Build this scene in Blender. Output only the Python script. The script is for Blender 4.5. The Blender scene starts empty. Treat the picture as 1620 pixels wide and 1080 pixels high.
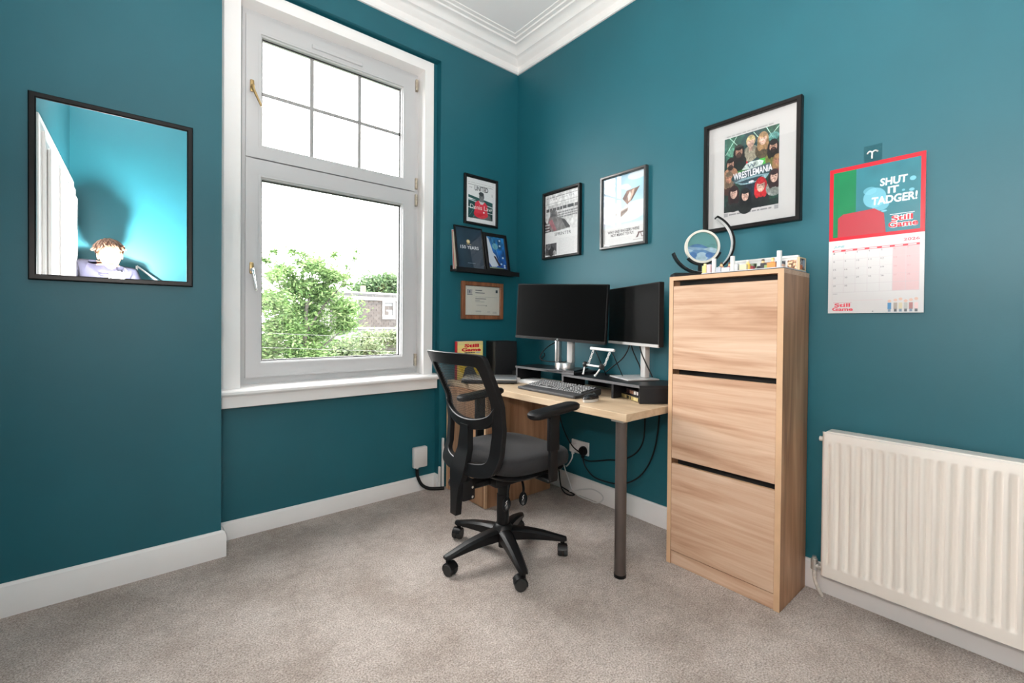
import bpy, bmesh, math, random
import numpy as np
from mathutils import Vector, Matrix
random.seed(7)
PI = math.pi
sc = bpy.context.scene
COL = sc.collection

# ------------------------------------------------------------------ camera
cam = bpy.data.cameras.new('camera')
camo = bpy.data.objects.new('camera', cam); COL.objects.link(camo); sc.camera = camo
CAM = Vector((-2.242, -2.6526, 1.13))
def _axes(y, p, r):
    cy, sy, cp, sp, cr, sr = math.cos(y), math.sin(y), math.cos(p), math.sin(p), math.cos(r), math.sin(r)
    Ry = np.array([[cy,0,sy],[0,1,0],[-sy,0,cy]]); Rx = np.array([[1,0,0],[0,cp,-sp],[0,sp,cp]]); Rz = np.array([[cr,-sr,0],[sr,cr,0],[0,0,1]])
    return Rz @ Rx @ Ry @ np.array([[1,0,0],[0,0,-1],[0,1,0.]])
AX = _axes(-.6928, .0095, .0083)
camo.matrix_world = Matrix(((AX[0][0],-AX[1][0],-AX[2][0],CAM.x),(AX[0][1],-AX[1][1],-AX[2][1],CAM.y),(AX[0][2],-AX[1][2],-AX[2][2],CAM.z),(0,0,0,1)))
cam.sensor_fit = 'HORIZONTAL'; cam.sensor_width = 36.0; cam.lens = 709.2755/1620*36
cam.shift_x = 0.0; cam.shift_y = (516.81-540)/1620
cam.clip_start = 0.02; cam.clip_end = 300

# ------------------------------------------------------------------ light
world = bpy.data.worlds.new('overcast_sky'); sc.world = world; world.use_nodes = True
bg = world.node_tree.nodes['Background']
bg.inputs[0].default_value = (1.0, 0.985, 0.965, 1); bg.inputs[1].default_value = 26.0
sc.view_settings.view_transform = 'Standard'; sc.view_settings.look = 'None'
sc.view_settings.gamma = 1.0; sc.view_settings.use_curve_mapping = False
sc.view_settings.exposure = 0.0
FLASH_POS = Vector((-2.389, -2.60, 1.425))
fl = bpy.data.lights.new('flash_light', 'AREA'); fl.shape = 'DISK'; fl.size = 0.09; fl.energy = 150; fl.color = (1.0, 0.945, 0.905)
flo = bpy.data.objects.new('flash_light', fl); COL.objects.link(flo)
flo.location = FLASH_POS
flo.rotation_euler = Vector((0.10, -0.10, 1.0)).to_track_quat('-Z', 'Y').to_euler()
dm = bpy.data.lights.new('added_fill_light', 'POINT'); dm.shadow_soft_size = 0.05; dm.energy = 66; dm.color = (1.0, 0.945, 0.905)  # extra point light added at the flash to fill lower walls and floor
dmo = bpy.data.objects.new('added_fill_light', dm); COL.objects.link(dmo); dmo.location = FLASH_POS + Vector((0, 0, .025))
po = bpy.data.lights.new('window_portal', 'AREA'); po.shape = 'RECTANGLE'; po.size = 1.05; po.size_y = 2.05
poo = bpy.data.objects.new('window_portal', po); COL.objects.link(poo)
poo.location = (-1.316, 0.215, 1.80); poo.rotation_euler = (-PI/2, 0, 0)
po.cycles.is_portal = True
sc.cycles.max_bounces = 10; sc.cycles.diffuse_bounces = 6; sc.cycles.glossy_bounces = 4; sc.cycles.transparent_max_bounces = 16
sc.cycles.caustics_reflective = False; sc.cycles.caustics_refractive = False
sc.cycles.sample_clamp_indirect = 6.0

# ------------------------------------------------------------------ materials
def s(r, g=None, b=None):
    if g is None: g = b = r
    f = lambda c: (c/255/12.92) if c/255 <= .04045 else ((c/255+.055)/1.055)**2.4
    return (f(r), f(g), f(b))
MATS = {}
def mat(name, col, rough=.5, metal=0., spec=.5, var=0., vscale=8., bump=0., bscale=60., emit=None, estr=0., coat=0., sheen=0.):
    if name in MATS: return MATS[name]
    m = bpy.data.materials.new(name); m.use_nodes = True; nt = m.node_tree; N = nt.nodes; L = nt.links
    p = N['Principled BSDF']
    p.inputs['Roughness'].default_value = rough; p.inputs['Metallic'].default_value = metal
    p.inputs['Specular IOR Level'].default_value = spec
    p.inputs['Base Color'].default_value = (*col, 1)
    if coat: p.inputs['Coat Weight'].default_value = coat
    if sheen: p.inputs['Sheen Weight'].default_value = sheen
    if emit: p.inputs['Emission Color'].default_value = (*emit, 1); p.inputs['Emission Strength'].default_value = estr
    tc = N.new('ShaderNodeTexCoord')
    if var:
        n = N.new('ShaderNodeTexNoise'); n.inputs['Scale'].default_value = vscale; n.inputs['Detail'].default_value = 4
        L.new(tc.outputs['Object'], n.inputs['Vector'])
        r = N.new('ShaderNodeValToRGB'); r.color_ramp.elements[0].position = .3; r.color_ramp.elements[1].position = .7
        r.color_ramp.elements[0].color = (*[max(0, c*(1-var)) for c in col], 1); r.color_ramp.elements[1].color = (*[min(1, c*(1+var)) for c in col], 1)
        L.new(n.outputs['Fac'], r.inputs['Fac']); L.new(r.outputs['Color'], p.inputs['Base Color'])
    if bump:
        n = N.new('ShaderNodeTexNoise'); n.inputs['Scale'].default_value = bscale; n.inputs['Detail'].default_value = 3
        L.new(tc.outputs['Object'], n.inputs['Vector'])
        b = N.new('ShaderNodeBump'); b.inputs['Strength'].default_value = bump; b.inputs['Distance'].default_value = .002
        L.new(n.outputs['Fac'], b.inputs['Height']); L.new(b.outputs['Normal'], p.inputs['Normal'])
    MATS[name] = m
    return m
def wood(name, axis, light, mid, dark, scale=1.0, rough=.45):
    """striped wood grain running along the given object axis"""
    m = bpy.data.materials.new(name); m.use_nodes = True; N = m.node_tree.nodes; L = m.node_tree.links
    p = N['Principled BSDF']; p.inputs['Roughness'].default_value = rough; p.inputs['Specular IOR Level'].default_value = .35
    tc = N.new('ShaderNodeTexCoord'); mp = N.new('ShaderNodeMapping')
    sv = [9*scale]*3; sv[axis] = .9*scale; mp.inputs['Scale'].default_value = sv
    L.new(tc.outputs['Object'], mp.inputs['Vector'])
    n1 = N.new('ShaderNodeTexNoise'); n1.inputs['Scale'].default_value = 1.6; n1.inputs['Detail'].default_value = 5; n1.inputs['Distortion'].default_value = .9
    L.new(mp.outputs['Vector'], n1.inputs['Vector'])
    mp2 = N.new('ShaderNodeMapping'); sv2 = [120*scale]*3; sv2[axis] = 3*scale; mp2.inputs['Scale'].default_value = sv2
    L.new(tc.outputs['Object'], mp2.inputs['Vector'])
    n2 = N.new('ShaderNodeTexNoise'); n2.inputs['Scale'].default_value = 1.0; n2.inputs['Detail'].default_value = 2
    L.new(mp2.outputs['Vector'], n2.inputs['Vector'])
    ad = N.new('ShaderNodeMath'); ad.operation = 'MULTIPLY_ADD'; ad.inputs[1].default_value = .28
    L.new(n2.outputs['Fac'], ad.inputs[0]); L.new(n1.outputs['Fac'], ad.inputs[2])
    r = N.new('ShaderNodeValToRGB'); e = r.color_ramp.elements
    e[0].position = .40; e[0].color = (*dark, 1); e[1].position = .86; e[1].color = (*light, 1)
    k = e.new(.62); k.color = (*mid, 1)
    L.new(ad.outputs[0], r.inputs['Fac']); L.new(r.outputs['Color'], p.inputs['Base Color'])
    MATS[name] = m
    return m
def glass_mat(name, tint=(1,1,1), ior=1.5, rough=0.0):
    m = bpy.data.materials.new(name); m.use_nodes = True; N = m.node_tree.nodes; L = m.node_tree.links
    N.remove(N['Principled BSDF'])
    t = N.new('ShaderNodeBsdfTransparent'); t.inputs[0].default_value = (*tint, 1)
    g = N.new('ShaderNodeBsdfGlossy'); g.inputs['Roughness'].default_value = rough
    # Schlick reflectance, the same from both sides of the sheet
    ge = N.new('ShaderNodeNewGeometry'); dt = N.new('ShaderNodeVectorMath'); dt.operation = 'DOT_PRODUCT'
    L.new(ge.outputs['Normal'], dt.inputs[0]); L.new(ge.outputs['Incoming'], dt.inputs[1])
    ab = N.new('ShaderNodeMath'); ab.operation = 'ABSOLUTE'; L.new(dt.outputs['Value'], ab.inputs[0])
    om = N.new('ShaderNodeMath'); om.operation = 'SUBTRACT'; om.inputs[0].default_value = 1; L.new(ab.outputs[0], om.inputs[1])
    pw = N.new('ShaderNodeMath'); pw.operation = 'POWER'; pw.inputs[1].default_value = 5; L.new(om.outputs[0], pw.inputs[0])
    f0 = ((ior-1)/(ior+1))**2; f = N.new('ShaderNodeMath'); f.operation = 'MULTIPLY_ADD'; f.inputs[1].default_value = 1-f0; f.inputs[2].default_value = f0; L.new(pw.outputs[0], f.inputs[0])
    x = N.new('ShaderNodeMixShader'); L.new(f.outputs[0], x.inputs[0]); L.new(t.outputs[0], x.inputs[1]); L.new(g.outputs[0], x.inputs[2])
    L.new(x.outputs[0], N['Material Output'].inputs[0]); MATS[name] = m
    return m
def ink_mat(name, rough=.4, spec=.4):
    m = bpy.data.materials.new(name); m.use_nodes = True; N = m.node_tree.nodes; L = m.node_tree.links
    a = N.new('ShaderNodeVertexColor'); a.layer_name = 'ink'
    p = N['Principled BSDF']; p.inputs['Roughness'].default_value = rough; p.inputs['Specular IOR Level'].default_value = spec
    L.new(a.outputs['Color'], p.inputs['Base Color']); MATS[name] = m
    return m

TEAL = mat('teal_paint', (.0060, .090, .118), rough=.50, spec=.42, var=.05, vscale=3, bump=.12, bscale=140)
WHITE = mat('white_gloss_paint', (.83, .805, .79), rough=.32, spec=.45, var=.02, vscale=5)
UPVC = mat('white_plastic_frame', (.49, .49, .495), rough=.28, spec=.5)
CEIL = mat('ceiling_paint', (.80, .785, .785), rough=.8, spec=.2)
GASKET = mat('black_gasket', (.012,.012,.013), rough=.6)
BLACKF = mat('black_frame_wood', (.007,.0065,.0065), rough=.35, spec=.22, var=.15, vscale=40)
BLACKP = mat('black_plastic', (.0055,.0055,.006), rough=.40, spec=.20, bump=.1, bscale=400)
BLACKM = mat('black_matte', (.005,.005,.0055), rough=.6, spec=.25)
SEATF = mat('dark_grey_seat_fabric', (.018,.018,.019), rough=.9, spec=.12, var=.12, vscale=90, bump=.4, bscale=700, sheen=.05)
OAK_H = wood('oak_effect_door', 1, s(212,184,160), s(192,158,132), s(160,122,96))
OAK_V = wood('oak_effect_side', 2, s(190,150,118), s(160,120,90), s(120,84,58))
OAK_E = mat('oak_edge_band', s(198,162,128), rough=.5, var=.06, vscale=12)
DESKW = wood('desk_wood', 1, s(206,184,157), s(190,166,137), s(172,146,118), scale=.8)
DESKF = mat('desk_edge_wood', s(205,172,142), rough=.45, var=.06, vscale=14)
PEDW = wood('pedestal_wood', 2, s(186,146,112), s(160,120,90), s(128,92,64))
BROWNF = wood('brown_frame_wood', 2, s(150,98,66), s(124,78,52), s(92,56,36), scale=2.2)
SILVER = mat('silver_metal', (.62,.61,.60), rough=.3, metal=.85)
SILVERP = mat('silver_plastic', (.60,.585,.57), rough=.38, spec=.5)
CHROME = mat('chrome', (.8,.8,.8), rough=.08, metal=1.)
GOLD = mat('aged_brass', s(176,150,104), rough=.3, metal=.9)
SCREEN = mat('black_screen', (.001,.001,.001), rough=.30, spec=.13)
WPLAST = mat('white_plastic', (.72,.71,.70), rough=.35)
RADW = mat('radiator_enamel', s(236,228,219), rough=.35, spec=.45)
GREYLEG = mat('grey_brown_metal_leg', s(78,70,66), rough=.4, metal=.35)
GLASS = glass_mat('window_glass')
PICGLASS = glass_mat('picture_glass', ior=1.42)
PRINT = ink_mat('printed_paper')
PRINTG = ink_mat('printed_gloss', rough=.25, spec=.5)
PAPER = mat('white_paper', (.78,.77,.755), rough=.7, spec=.2)
MIRROR = mat('mirror_silvering', (.93,.95,.95), rough=0.0, metal=1.)
RISER = mat('riser_black_laminate', (.007,.007,.008), rough=.42, spec=.35)
RISERE = mat('riser_edge', (.075,.075,.08), rough=.5)

def carpet():
    m = bpy.data.materials.new('beige_carpet'); m.use_nodes = True; N = m.node_tree.nodes; L = m.node_tree.links
    p = N['Principled BSDF']; p.inputs['Roughness'].default_value = .95; p.inputs['Specular IOR Level'].default_value = .1; p.inputs['Sheen Weight'].default_value = .2
    tc = N.new('ShaderNodeTexCoord')
    def noise(sc_, det, ro=.6):
        n = N.new('ShaderNodeTexNoise'); n.inputs['Scale'].default_value = sc_; n.inputs['Detail'].default_value = det; n.inputs['Roughness'].default_value = ro
        L.new(tc.outputs['Object'], n.inputs['Vector']); return n
    a = noise(170, 3, .7); b = noise(3.2, 4); c = noise(28, 3)
    r1 = N.new('ShaderNodeValToRGB'); e = r1.color_ramp.elements
    e[0].position = .34; e[0].color = (*s(136,122,113), 1); e[1].position = .66; e[1].color = (*s(222,212,204), 1)
    L.new(a.outputs['Fac'], r1.inputs['Fac'])
    r2 = N.new('ShaderNodeValToRGB'); e = r2.color_ramp.elements
    e[0].position = .36; e[0].color = (.74,.71,.69,1); e[1].position = .6; e[1].color = (1,1,1,1)
    L.new(b.outputs['Fac'], r2.inputs['Fac'])
    r3 = N.new('ShaderNodeValToRGB'); e = r3.color_ramp.elements
    e[0].position = .3; e[0].color = (.82,.81,.80,1); e[1].position = .62; e[1].color = (1,1,1,1)
    L.new(c.outputs['Fac'], r3.inputs['Fac'])
    m1 = N.new('ShaderNodeMixRGB'); m1.blend_type = 'MULTIPLY'; m1.inputs[0].default_value = 1
    m2 = N.new('ShaderNodeMixRGB'); m2.blend_type = 'MULTIPLY'; m2.inputs[0].default_value = 1
    L.new(r1.outputs[0], m1.inputs[1]); L.new(r2.outputs[0], m1.inputs[2]); L.new(m1.outputs[0], m2.inputs[1]); L.new(r3.outputs[0], m2.inputs[2])
    L.new(m2.outputs[0], p.inputs['Base Color'])
    bp = N.new('ShaderNodeBump'); bp.inputs['Strength'].default_value = .9; bp.inputs['Distance'].default_value = .008
    L.new(a.outputs['Fac'], bp.inputs['Height']); L.new(bp.outputs['Normal'], p.inputs['Normal'])
    return m
CARPET = carpet()

# ------------------------------------------------------------------ helpers
def new_obj(name, me, m, parent=None):
    o = bpy.data.objects.new(name, me); COL.objects.link(o)
    if m is not None:
        for mm in (m if isinstance(m, (list, tuple)) else [m]): me.materials.append(mm)
    if parent is not None: o.parent = parent
    return o
def obj(name, bm, m, parent=None, smooth=False, loc=None, recalc=True):
    if recalc: bmesh.ops.recalc_face_normals(bm, faces=bm.faces)
    me = bpy.data.meshes.new(name); bm.to_mesh(me); bm.free()
    if smooth:
        for p in me.polygons: p.use_smooth = True
        if smooth != 'all' and hasattr(me, 'set_sharp_from_angle'): me.set_sharp_from_angle(angle=math.radians(smooth if not isinstance(smooth, bool) else 40))
    o = new_obj(name, me, m, parent)
    if loc is not None: o.location = loc
    return o
def tag(o, label, cat, group=None):
    o['label'] = label; o['category'] = cat
    if group: o['group'] = group
    return o
def thing(name, label, cat, loc=(0,0,0), rotz=0, group=None):
    o = bpy.data.objects.new(name, None); COL.objects.link(o); o.location = loc; o.rotation_euler = (0,0,rotz); o.empty_display_size = .1
    return tag(o, label, cat, group)
def struct(o):
    o['kind'] = 'structure'; return o
def box(bm, x0, x1, y0, y1, z0, z1, bev=0., seg=1):
    r = bmesh.ops.create_cube(bm, size=1)
    vs = r['verts']
    for v in vs:
        v.co = Vector(((x0+x1)/2 + v.co.x*(x1-x0), (y0+y1)/2 + v.co.y*(y1-y0), (z0+z1)/2 + v.co.z*(z1-z0)))
    if bev:
        es = list({e for v in vs for e in v.link_edges})
        bmesh.ops.bevel(bm, geom=es, offset=bev, segments=seg, affect='EDGES', profile=.5)
    return bm
def B(x0, x1, y0, y1, z0, z1, bev=0., seg=1):
    bm = bmesh.new(); box(bm, x0, x1, y0, y1, z0, z1, bev, seg); return bm
def cyl(bm, p0, p1, r0, r1=None, n=16, caps=True):
    p0, p1 = Vector(p0), Vector(p1); r1 = r0 if r1 is None else r1
    d = p1-p0; q = d.to_track_quat('Z', 'Y').to_matrix().to_4x4(); q.translation = (p0+p1)/2
    bmesh.ops.create_cone(bm, cap_ends=caps, segments=n, radius1=r0, radius2=r1, depth=d.length, matrix=q); return bm
def tube(bm, pts, r, n=8, closed=False, caps=True):
    pts = [Vector(p) for p in pts]; rr = r if isinstance(r, (list, tuple)) else [r]*len(pts)
    rings = []; up = None
    for i, p in enumerate(pts):
        a = pts[i-1] if (i or closed) else pts[i]; b = pts[(i+1) % len(pts)] if (i < len(pts)-1 or closed) else pts[i]
        t = (b-a).normalized()
        if up is None: up = Vector((0,0,1)) if abs(t.z) < .9 else Vector((1,0,0))
        u = t.cross(up).normalized(); up = u.cross(t).normalized()
        rings.append([bm.verts.new(p + (u*math.cos(2*PI*k/n)+up*math.sin(2*PI*k/n))*rr[i]) for k in range(n)])
    m = len(rings)
    for i in range(m if closed else m-1):
        A, Bq = rings[i], rings[(i+1) % m]
        for k in range(n): bm.faces.new((A[k], A[(k+1) % n], Bq[(k+1) % n], Bq[k]))
    if caps and not closed:
        bm.faces.new(rings[0][::-1]); bm.faces.new(rings[-1])
    return bm
def spline(pts, n=8):
    """Catmull-Rom through the points"""
    P = [Vector(p) for p in pts]; P = [P[0]*2-P[1]] + P + [P[-1]*2-P[-2]]; out = []
    for i in range(1, len(P)-2):
        for k in range(n):
            t = k/n; a, b, c, d = P[i-1:i+3]
            out.append(.5*((2*b) + (c-a)*t + (2*a-5*b+4*c-d)*t*t + (3*b-a-3*c+d)*t**3))
    out.append(P[-2]); return out
def lathe(bm, prof, n=24, center=(0,0,0), axis='z'):
    c = Vector(center); rings = []
    for (r, h) in prof:
        ring = []
        for k in range(n):
            a = 2*PI*k/n; x, y = r*math.cos(a), r*math.sin(a)
            v = Vector((x,y,h)) if axis == 'z' else (Vector((h,x,y)) if axis == 'x' else Vector((x,h,y)))
            ring.append(bm.verts.new(c+v))
        rings.append(ring)
    for A, Bq in zip(rings, rings[1:]):
        for k in range(n): bm.faces.new((A[k], A[(k+1) % n], Bq[(k+1) % n], Bq[k]))
    bm.faces.new(rings[0][::-1]); bm.faces.new(rings[-1]); return bm
def prism(bm, poly, z0, z1, fn=None):
    """extrude a 2D polygon; fn maps (x,y,h) to a 3D point"""
    fn = fn or (lambda x, y, h: (x, y, h))
    a = [bm.verts.new(fn(x, y, z0)) for x, y in poly]; b = [bm.verts.new(fn(x, y, z1)) for x, y in poly]; n = len(poly)
    bm.faces.new(a[::-1]); bm.faces.new(b)
    for i in range(n): bm.faces.new((a[i], a[(i+1) % n], b[(i+1) % n], b[i]))
    return bm
def sweep(bm, prof, path, up=Vector((0,0,1)), closed=False, cap=True):
    """prof: list of (out, up) 2D; path: 3D pts horizontal; out = right of travel; mitred"""
    path = [Vector(p) for p in path]; rings = []; n = len(path)
    for i, p in enumerate(path):
        d0 = (path[i]-path[i-1]).normalized() if (i > 0 or closed) else None
        d1 = (path[(i+1) % n]-path[i]).normalized() if (i < n-1 or closed) else None
        d0 = d0 or d1; d1 = d1 or d0
        r0 = d0.cross(up); r1 = d1.cross(up); mv = (r0+r1)/2; mv = mv/max(mv.length_squared, 1e-6)
        rings.append([bm.verts.new(p + mv*o + up*h) for o, h in prof])
    m = len(prof)
    for i in range(n if closed else n-1):
        A, Bq = rings[i], rings[(i+1) % n]
        for k in range(m): bm.faces.new((A[k], A[(k+1) % m], Bq[(k+1) % m], Bq[k]))
    if cap and not closed: bm.faces.new(rings[0]); bm.faces.new(rings[-1][::-1])
    return bm
def copy_tree(o, parent=None):
    c = o.copy(); COL.objects.link(c); c.parent = parent
    for ch in list(o.children): copy_tree(ch, c)
    return c

# ---- flat print: a raster drawn in code and laid down as coloured paper cells
class Print:
    def __init__(self, w, h, cell=.002, bgc=(1,1,1)):
        self.w, self.h = w, h; self.nx, self.ny = max(2, round(w/cell)), max(2, round(h/cell)); self.ss = 3
        self.a = np.ones((self.ny*self.ss, self.nx*self.ss, 3), np.float32)*np.array(bgc, np.float32)
        H, W = self.a.shape[:2]
        self.U, self.V = np.meshgrid((np.arange(W)+.5)/W, (np.arange(H)+.5)/H)   # v up
    def put(self, mask, c, al=1.):
        if callable(c): cc = c(self.U[mask], self.V[mask])
        else: cc = np.array(c, np.float32)
        self.a[mask] = self.a[mask]*(1-al) + cc*al
    def rect(self, x0, y0, x1, y1, c, al=1.): self.put((self.U >= x0) & (self.U <= x1) & (self.V >= y0) & (self.V <= y1), c, al)
    def ell(self, cx, cy, rx, ry, c, al=1., rot=0.):
        k = self.h/self.w; dx = self.U-cx; dy = (self.V-cy)*k; ry = ry*k
        if rot: dx, dy = dx*math.cos(rot)+dy*math.sin(rot), -dx*math.sin(rot)+dy*math.cos(rot)
        self.put((dx/rx)**2+(dy/ry)**2 <= 1, c, al)
    def poly(self, pts, c, al=1.):
        m = np.zeros(self.U.shape, bool); n = len(pts)
        for i in range(n):
            x0, y0 = pts[i]; x1, y1 = pts[(i+1) % n]
            if y0 == y1: continue
            cr = ((y0 > self.V) != (y1 > self.V)) & (self.U < (x1-x0)*(self.V-y0)/(y1-y0)+x0); m ^= cr
        self.put(m, c, al)
    def line(self, x0, y0, x1, y1, t, c, al=1.):
        k = self.h/self.w; dx, dy = x1-x0, (y1-y0)*k; L = math.hypot(dx, dy); nx, ny = -dy/L*t/2, dx/L*t/2/k
        self.poly([(x0+nx, y0+ny), (x1+nx, y1+ny), (x1-nx, y1-ny), (x0-nx, y0-ny)], c, al)
    def noise(self, mask, amt, n=12, seed=0):
        rg = np.random.RandomState(seed); g = rg.rand(n+2, n+2); x = self.U*n; y = self.V*n
        i, j = x.astype(int), y.astype(int); fx, fy = x-i, y-j
        v = g[j,i]*(1-fx)*(1-fy)+g[j,i+1]*fx*(1-fy)+g[j+1,i]*(1-fx)*fy+g[j+1,i+1]*fx*fy
        self.a = np.where(mask[..., None], np.clip(self.a*(1+amt*(v[..., None]-.5)*2), 0, 1), self.a)
    def text(self, body, x0, y0, x1, y1, c, bold=0., shear=0., rot=0.):
        cu = bpy.data.curves.new('t', 'FONT'); cu.body = body; cu.offset = bold; cu.shear = shear; cu.resolution_u = 3
        o = bpy.data.objects.new('t', cu); COL.objects.link(o)
        me = bpy.data.meshes.new_from_object(o.evaluated_get(bpy.context.evaluated_depsgraph_get()))
        me.calc_loop_triangles(); co = np.array([v.co[:2] for v in me.vertices]); tri = [tuple(t.vertices) for t in me.loop_triangles]
        bpy.data.objects.remove(o); bpy.data.curves.remove(cu); bpy.data.meshes.remove(me)
        mn, mx = co.min(0), co.max(0); co = (co-mn)/np.maximum(mx-mn, 1e-6)
        P = np.stack([x0+co[:,0]*(x1-x0), y0+co[:,1]*(y1-y0)], 1)
        if rot:
            k = self.h/self.w; cx, cy = (x0+x1)/2, (y0+y1)/2; dx = P[:,0]-cx; dy = (P[:,1]-cy)*k
            P = np.stack([cx+dx*math.cos(rot)-dy*math.sin(rot), cy+(dx*math.sin(rot)+dy*math.cos(rot))/k], 1)
        H, W = self.U.shape; m = np.zeros((H, W), bool)
        for t in tri:
            q = P[list(t)]; i0 = max(0, int(q[:,0].min()*W)-1); i1 = min(W, int(q[:,0].max()*W)+2); j0 = max(0, int(q[:,1].min()*H)-1); j1 = min(H, int(q[:,1].max()*H)+2)
            if i1 <= i0 or j1 <= j0: continue
            u = self.U[j0:j1, i0:i1]; v = self.V[j0:j1, i0:i1]
            def e(a, b): return (b[0]-a[0])*(v-a[1])-(b[1]-a[1])*(u-a[0])
            a, b, d = e(q[0], q[1]), e(q[1], q[2]), e(q[2], q[0])
            m[j0:j1, i0:i1] |= ((a >= 0) & (b >= 0) & (d >= 0)) | ((a <= 0) & (b <= 0) & (d <= 0))
        self.put(m, c)
    def lines(self, x0, y0, x1, y1, n, c, fill=.5, seed=0, al=1.):
        """rows of unreadably small print"""
        rg = random.Random(seed); dy = (y1-y0)/n
        for i in range(n):
            y = y1-(i+1)*dy; x = x0
            while x < x1:
                w = rg.uniform(.02, .07)*(x1-x0)*3; e = min(x+w, x1)
                self.rect(x, y, e, y+dy*fill, c, al); x = e+(x1-x0)*.02
    def build(self, name, m, parent, fn):
        """fn(u,v) in metres from lower left -> 3D"""
        nx, ny, ss = self.nx, self.ny, self.ss
        c = self.a.reshape(ny, ss, nx, ss, 3).mean((1,3))
        lin = np.where(c <= .04045, c/12.92, ((c+.055)/1.055)**2.4)
        o0 = np.array(fn(0,0), float); eu = np.array(fn(self.w,0), float)-o0; ev = np.array(fn(0,self.h), float)-o0
        U, V = np.meshgrid(np.linspace(0,1,nx+1), np.linspace(0,1,ny+1))
        co = (o0 + U[...,None]*eu + V[...,None]*ev).reshape(-1,3)
        j, i = np.meshgrid(np.arange(ny), np.arange(nx), indexing='ij'); b = (j*(nx+1)+i).ravel()
        f = np.stack([b, b+1, b+nx+2, b+nx+1], 1)
        me = bpy.data.meshes.new(name); me.vertices.add(len(co)); me.vertices.foreach_set('co', co.ravel())
        me.loops.add(f.size); me.loops.foreach_set('vertex_index', f.ravel().astype(np.int32))
        me.polygons.add(len(f)); me.polygons.foreach_set('loop_start', np.arange(0, f.size, 4, dtype=np.int32))
        at = me.color_attributes.new('ink', 'FLOAT_COLOR', 'CORNER')
        cc = np.ones((len(f), 4, 4), np.float32); cc[..., :3] = lin.reshape(-1, 1, 3); at.data.foreach_set('color', cc.ravel())
        me.update(calc_edges=True)
        return new_obj(name, me, m, parent)
def rgb(r, g, b): return (r/255, g/255, b/255)
# ================================================================== room shell
XL, YB, ZC = -2.725, -3.225, 3.165          # left wall, back wall, ceiling
YM, XM = -0.122, -1.943                    # mirror wall plane and its edge at the window recess
XA, YA, ZA = -0.678, 0.055, 2.887          # recess right edge, recess back, recess head
struct(obj('floor', B(XL-.15, .15, YB-.15, .40, -.12, 0), CARPET))
struct(obj('ceiling', B(XL-.15, .15, YB-.15, .40, ZC, ZC+.1), CEIL))
struct(obj('wall_right', B(0, .15, YB, .40, 0, ZC), TEAL))
struct(obj('wall_left', B(XL-.15, XL, YB, .40, 0, ZC), TEAL))
struct(obj('wall_back', B(XL-.15, .15, YB-.15, YB, 0, ZC), TEAL))
struct(obj('wall_front_mirror', B(XL, XM, YM, .40, 0, ZC), TEAL))
struct(obj('wall_front_corner', B(XA, 0, 0, .40, 0, ZC), TEAL))
struct(obj('wall_front_header', B(XM, XA, 0, .40, ZA, ZC), TEAL))
def ring(bm, o, i, y0, y1):
    """rectangular ring in xz: o, i = (x0,x1,z0,z1)"""
    def q(r, y): return [bm.verts.new((r[a], y, r[b])) for a, b in ((0,2),(1,2),(1,3),(0,3))]
    O0, O1, I0, I1 = q(o, y0), q(o, y1), q(i, y0), q(i, y1)
    for k in range(4):
        n = (k+1) % 4
        bm.faces.new((O0[k], O0[n], I0[n], I0[k])); bm.faces.new((O1[k], I1[k], I1[n], O1[n]))
        bm.faces.new((O0[k], O1[k], O1[n], O0[n])); bm.faces.new((I0[k], I0[n], I1[n], I1[k]))
    return bm
struct(obj('wall_front_recess', ring(bmesh.new(), (XM, XA, 0, ZA), (-1.862, -.763, .735, 2.835), YA, .40), TEAL))

# cornice
prof = [(0,0),(.012,0),(.020,.010),(.020,.048),(.045,.062),(.056,.075),(.064,.080),(.085,.082),(.092,.092),(.118,.108),(.130,.112),(.150,.113),(.155,.122),(.180,.124),(.186,.130),(.210,.131),(.214,.136),(0,.136)]
bm = bmesh.new()
sweep(bm, prof, [(XL,YB,3.03),(XL,YM,3.03),(XM,YM,3.03),(XM,0,3.03),(0,0,3.03),(0,YB,3.03)])
struct(obj('trim_1', bm, WHITE, smooth=35))
# baseboards
def bb(name, path, h):
    p = [(0,0),(.018,0),(.018,h-.022),(.014,h-.014),(.014,h-.010),(.009,h-.003),(.004,h),(0,h)]
    struct(obj(name, sweep(bmesh.new(), p, path), WHITE, smooth=30))
bb('baseboard_mirror', [(XL,YM,0),(XM+.002,YM,0),(XM+.002,YM+.05,0)], .125)
bb('baseboard_recess', [(XM,YA,0),(XA,YA,0),(XA,0.0,0)], .092)
bb('baseboard_right', [(0,-.02,0),(0,YB,0)], .118)
bb('baseboard_back', [(-.02,YB,0),(XL,YB,0)], .118)
# ------------------------------------------------------------------ window
W1 = bpy.data.objects.new('window_1', None); COL.objects.link(W1); struct(W1)
def part(name, bm, m, par, **k): return obj(name, bm, m, par, **k)
part('casing', ring(bmesh.new(), (-1.932, -.717, .775, 2.868), (-1.842, -.783, .775, 2.803), .030, .135), WHITE, W1)
bm = bmesh.new()
pr = [(-.030,.748),(-.036,.757),(-.034,.768),(-.026,.775),(.14,.785),(.14,.745),(-.018,.745)]
prism(bm, pr, -1.94, -.684, fn=lambda y, z, x: (x, y, z)); part('sill', bm, WHITE, W1, smooth=30)
part('apron', B(-1.94, -.700, -.012, .06, .685, .747, .003), WHITE, W1)
part('frame', ring(bmesh.new(), (-1.845, -.780, .775, 2.805), (-1.775, -.845, .86, 2.735), .128, .20), UPVC, W1)
part('transom', B(-1.775, -.845, .135, .20, 1.975, 2.045), UPVC, W1)
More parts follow.
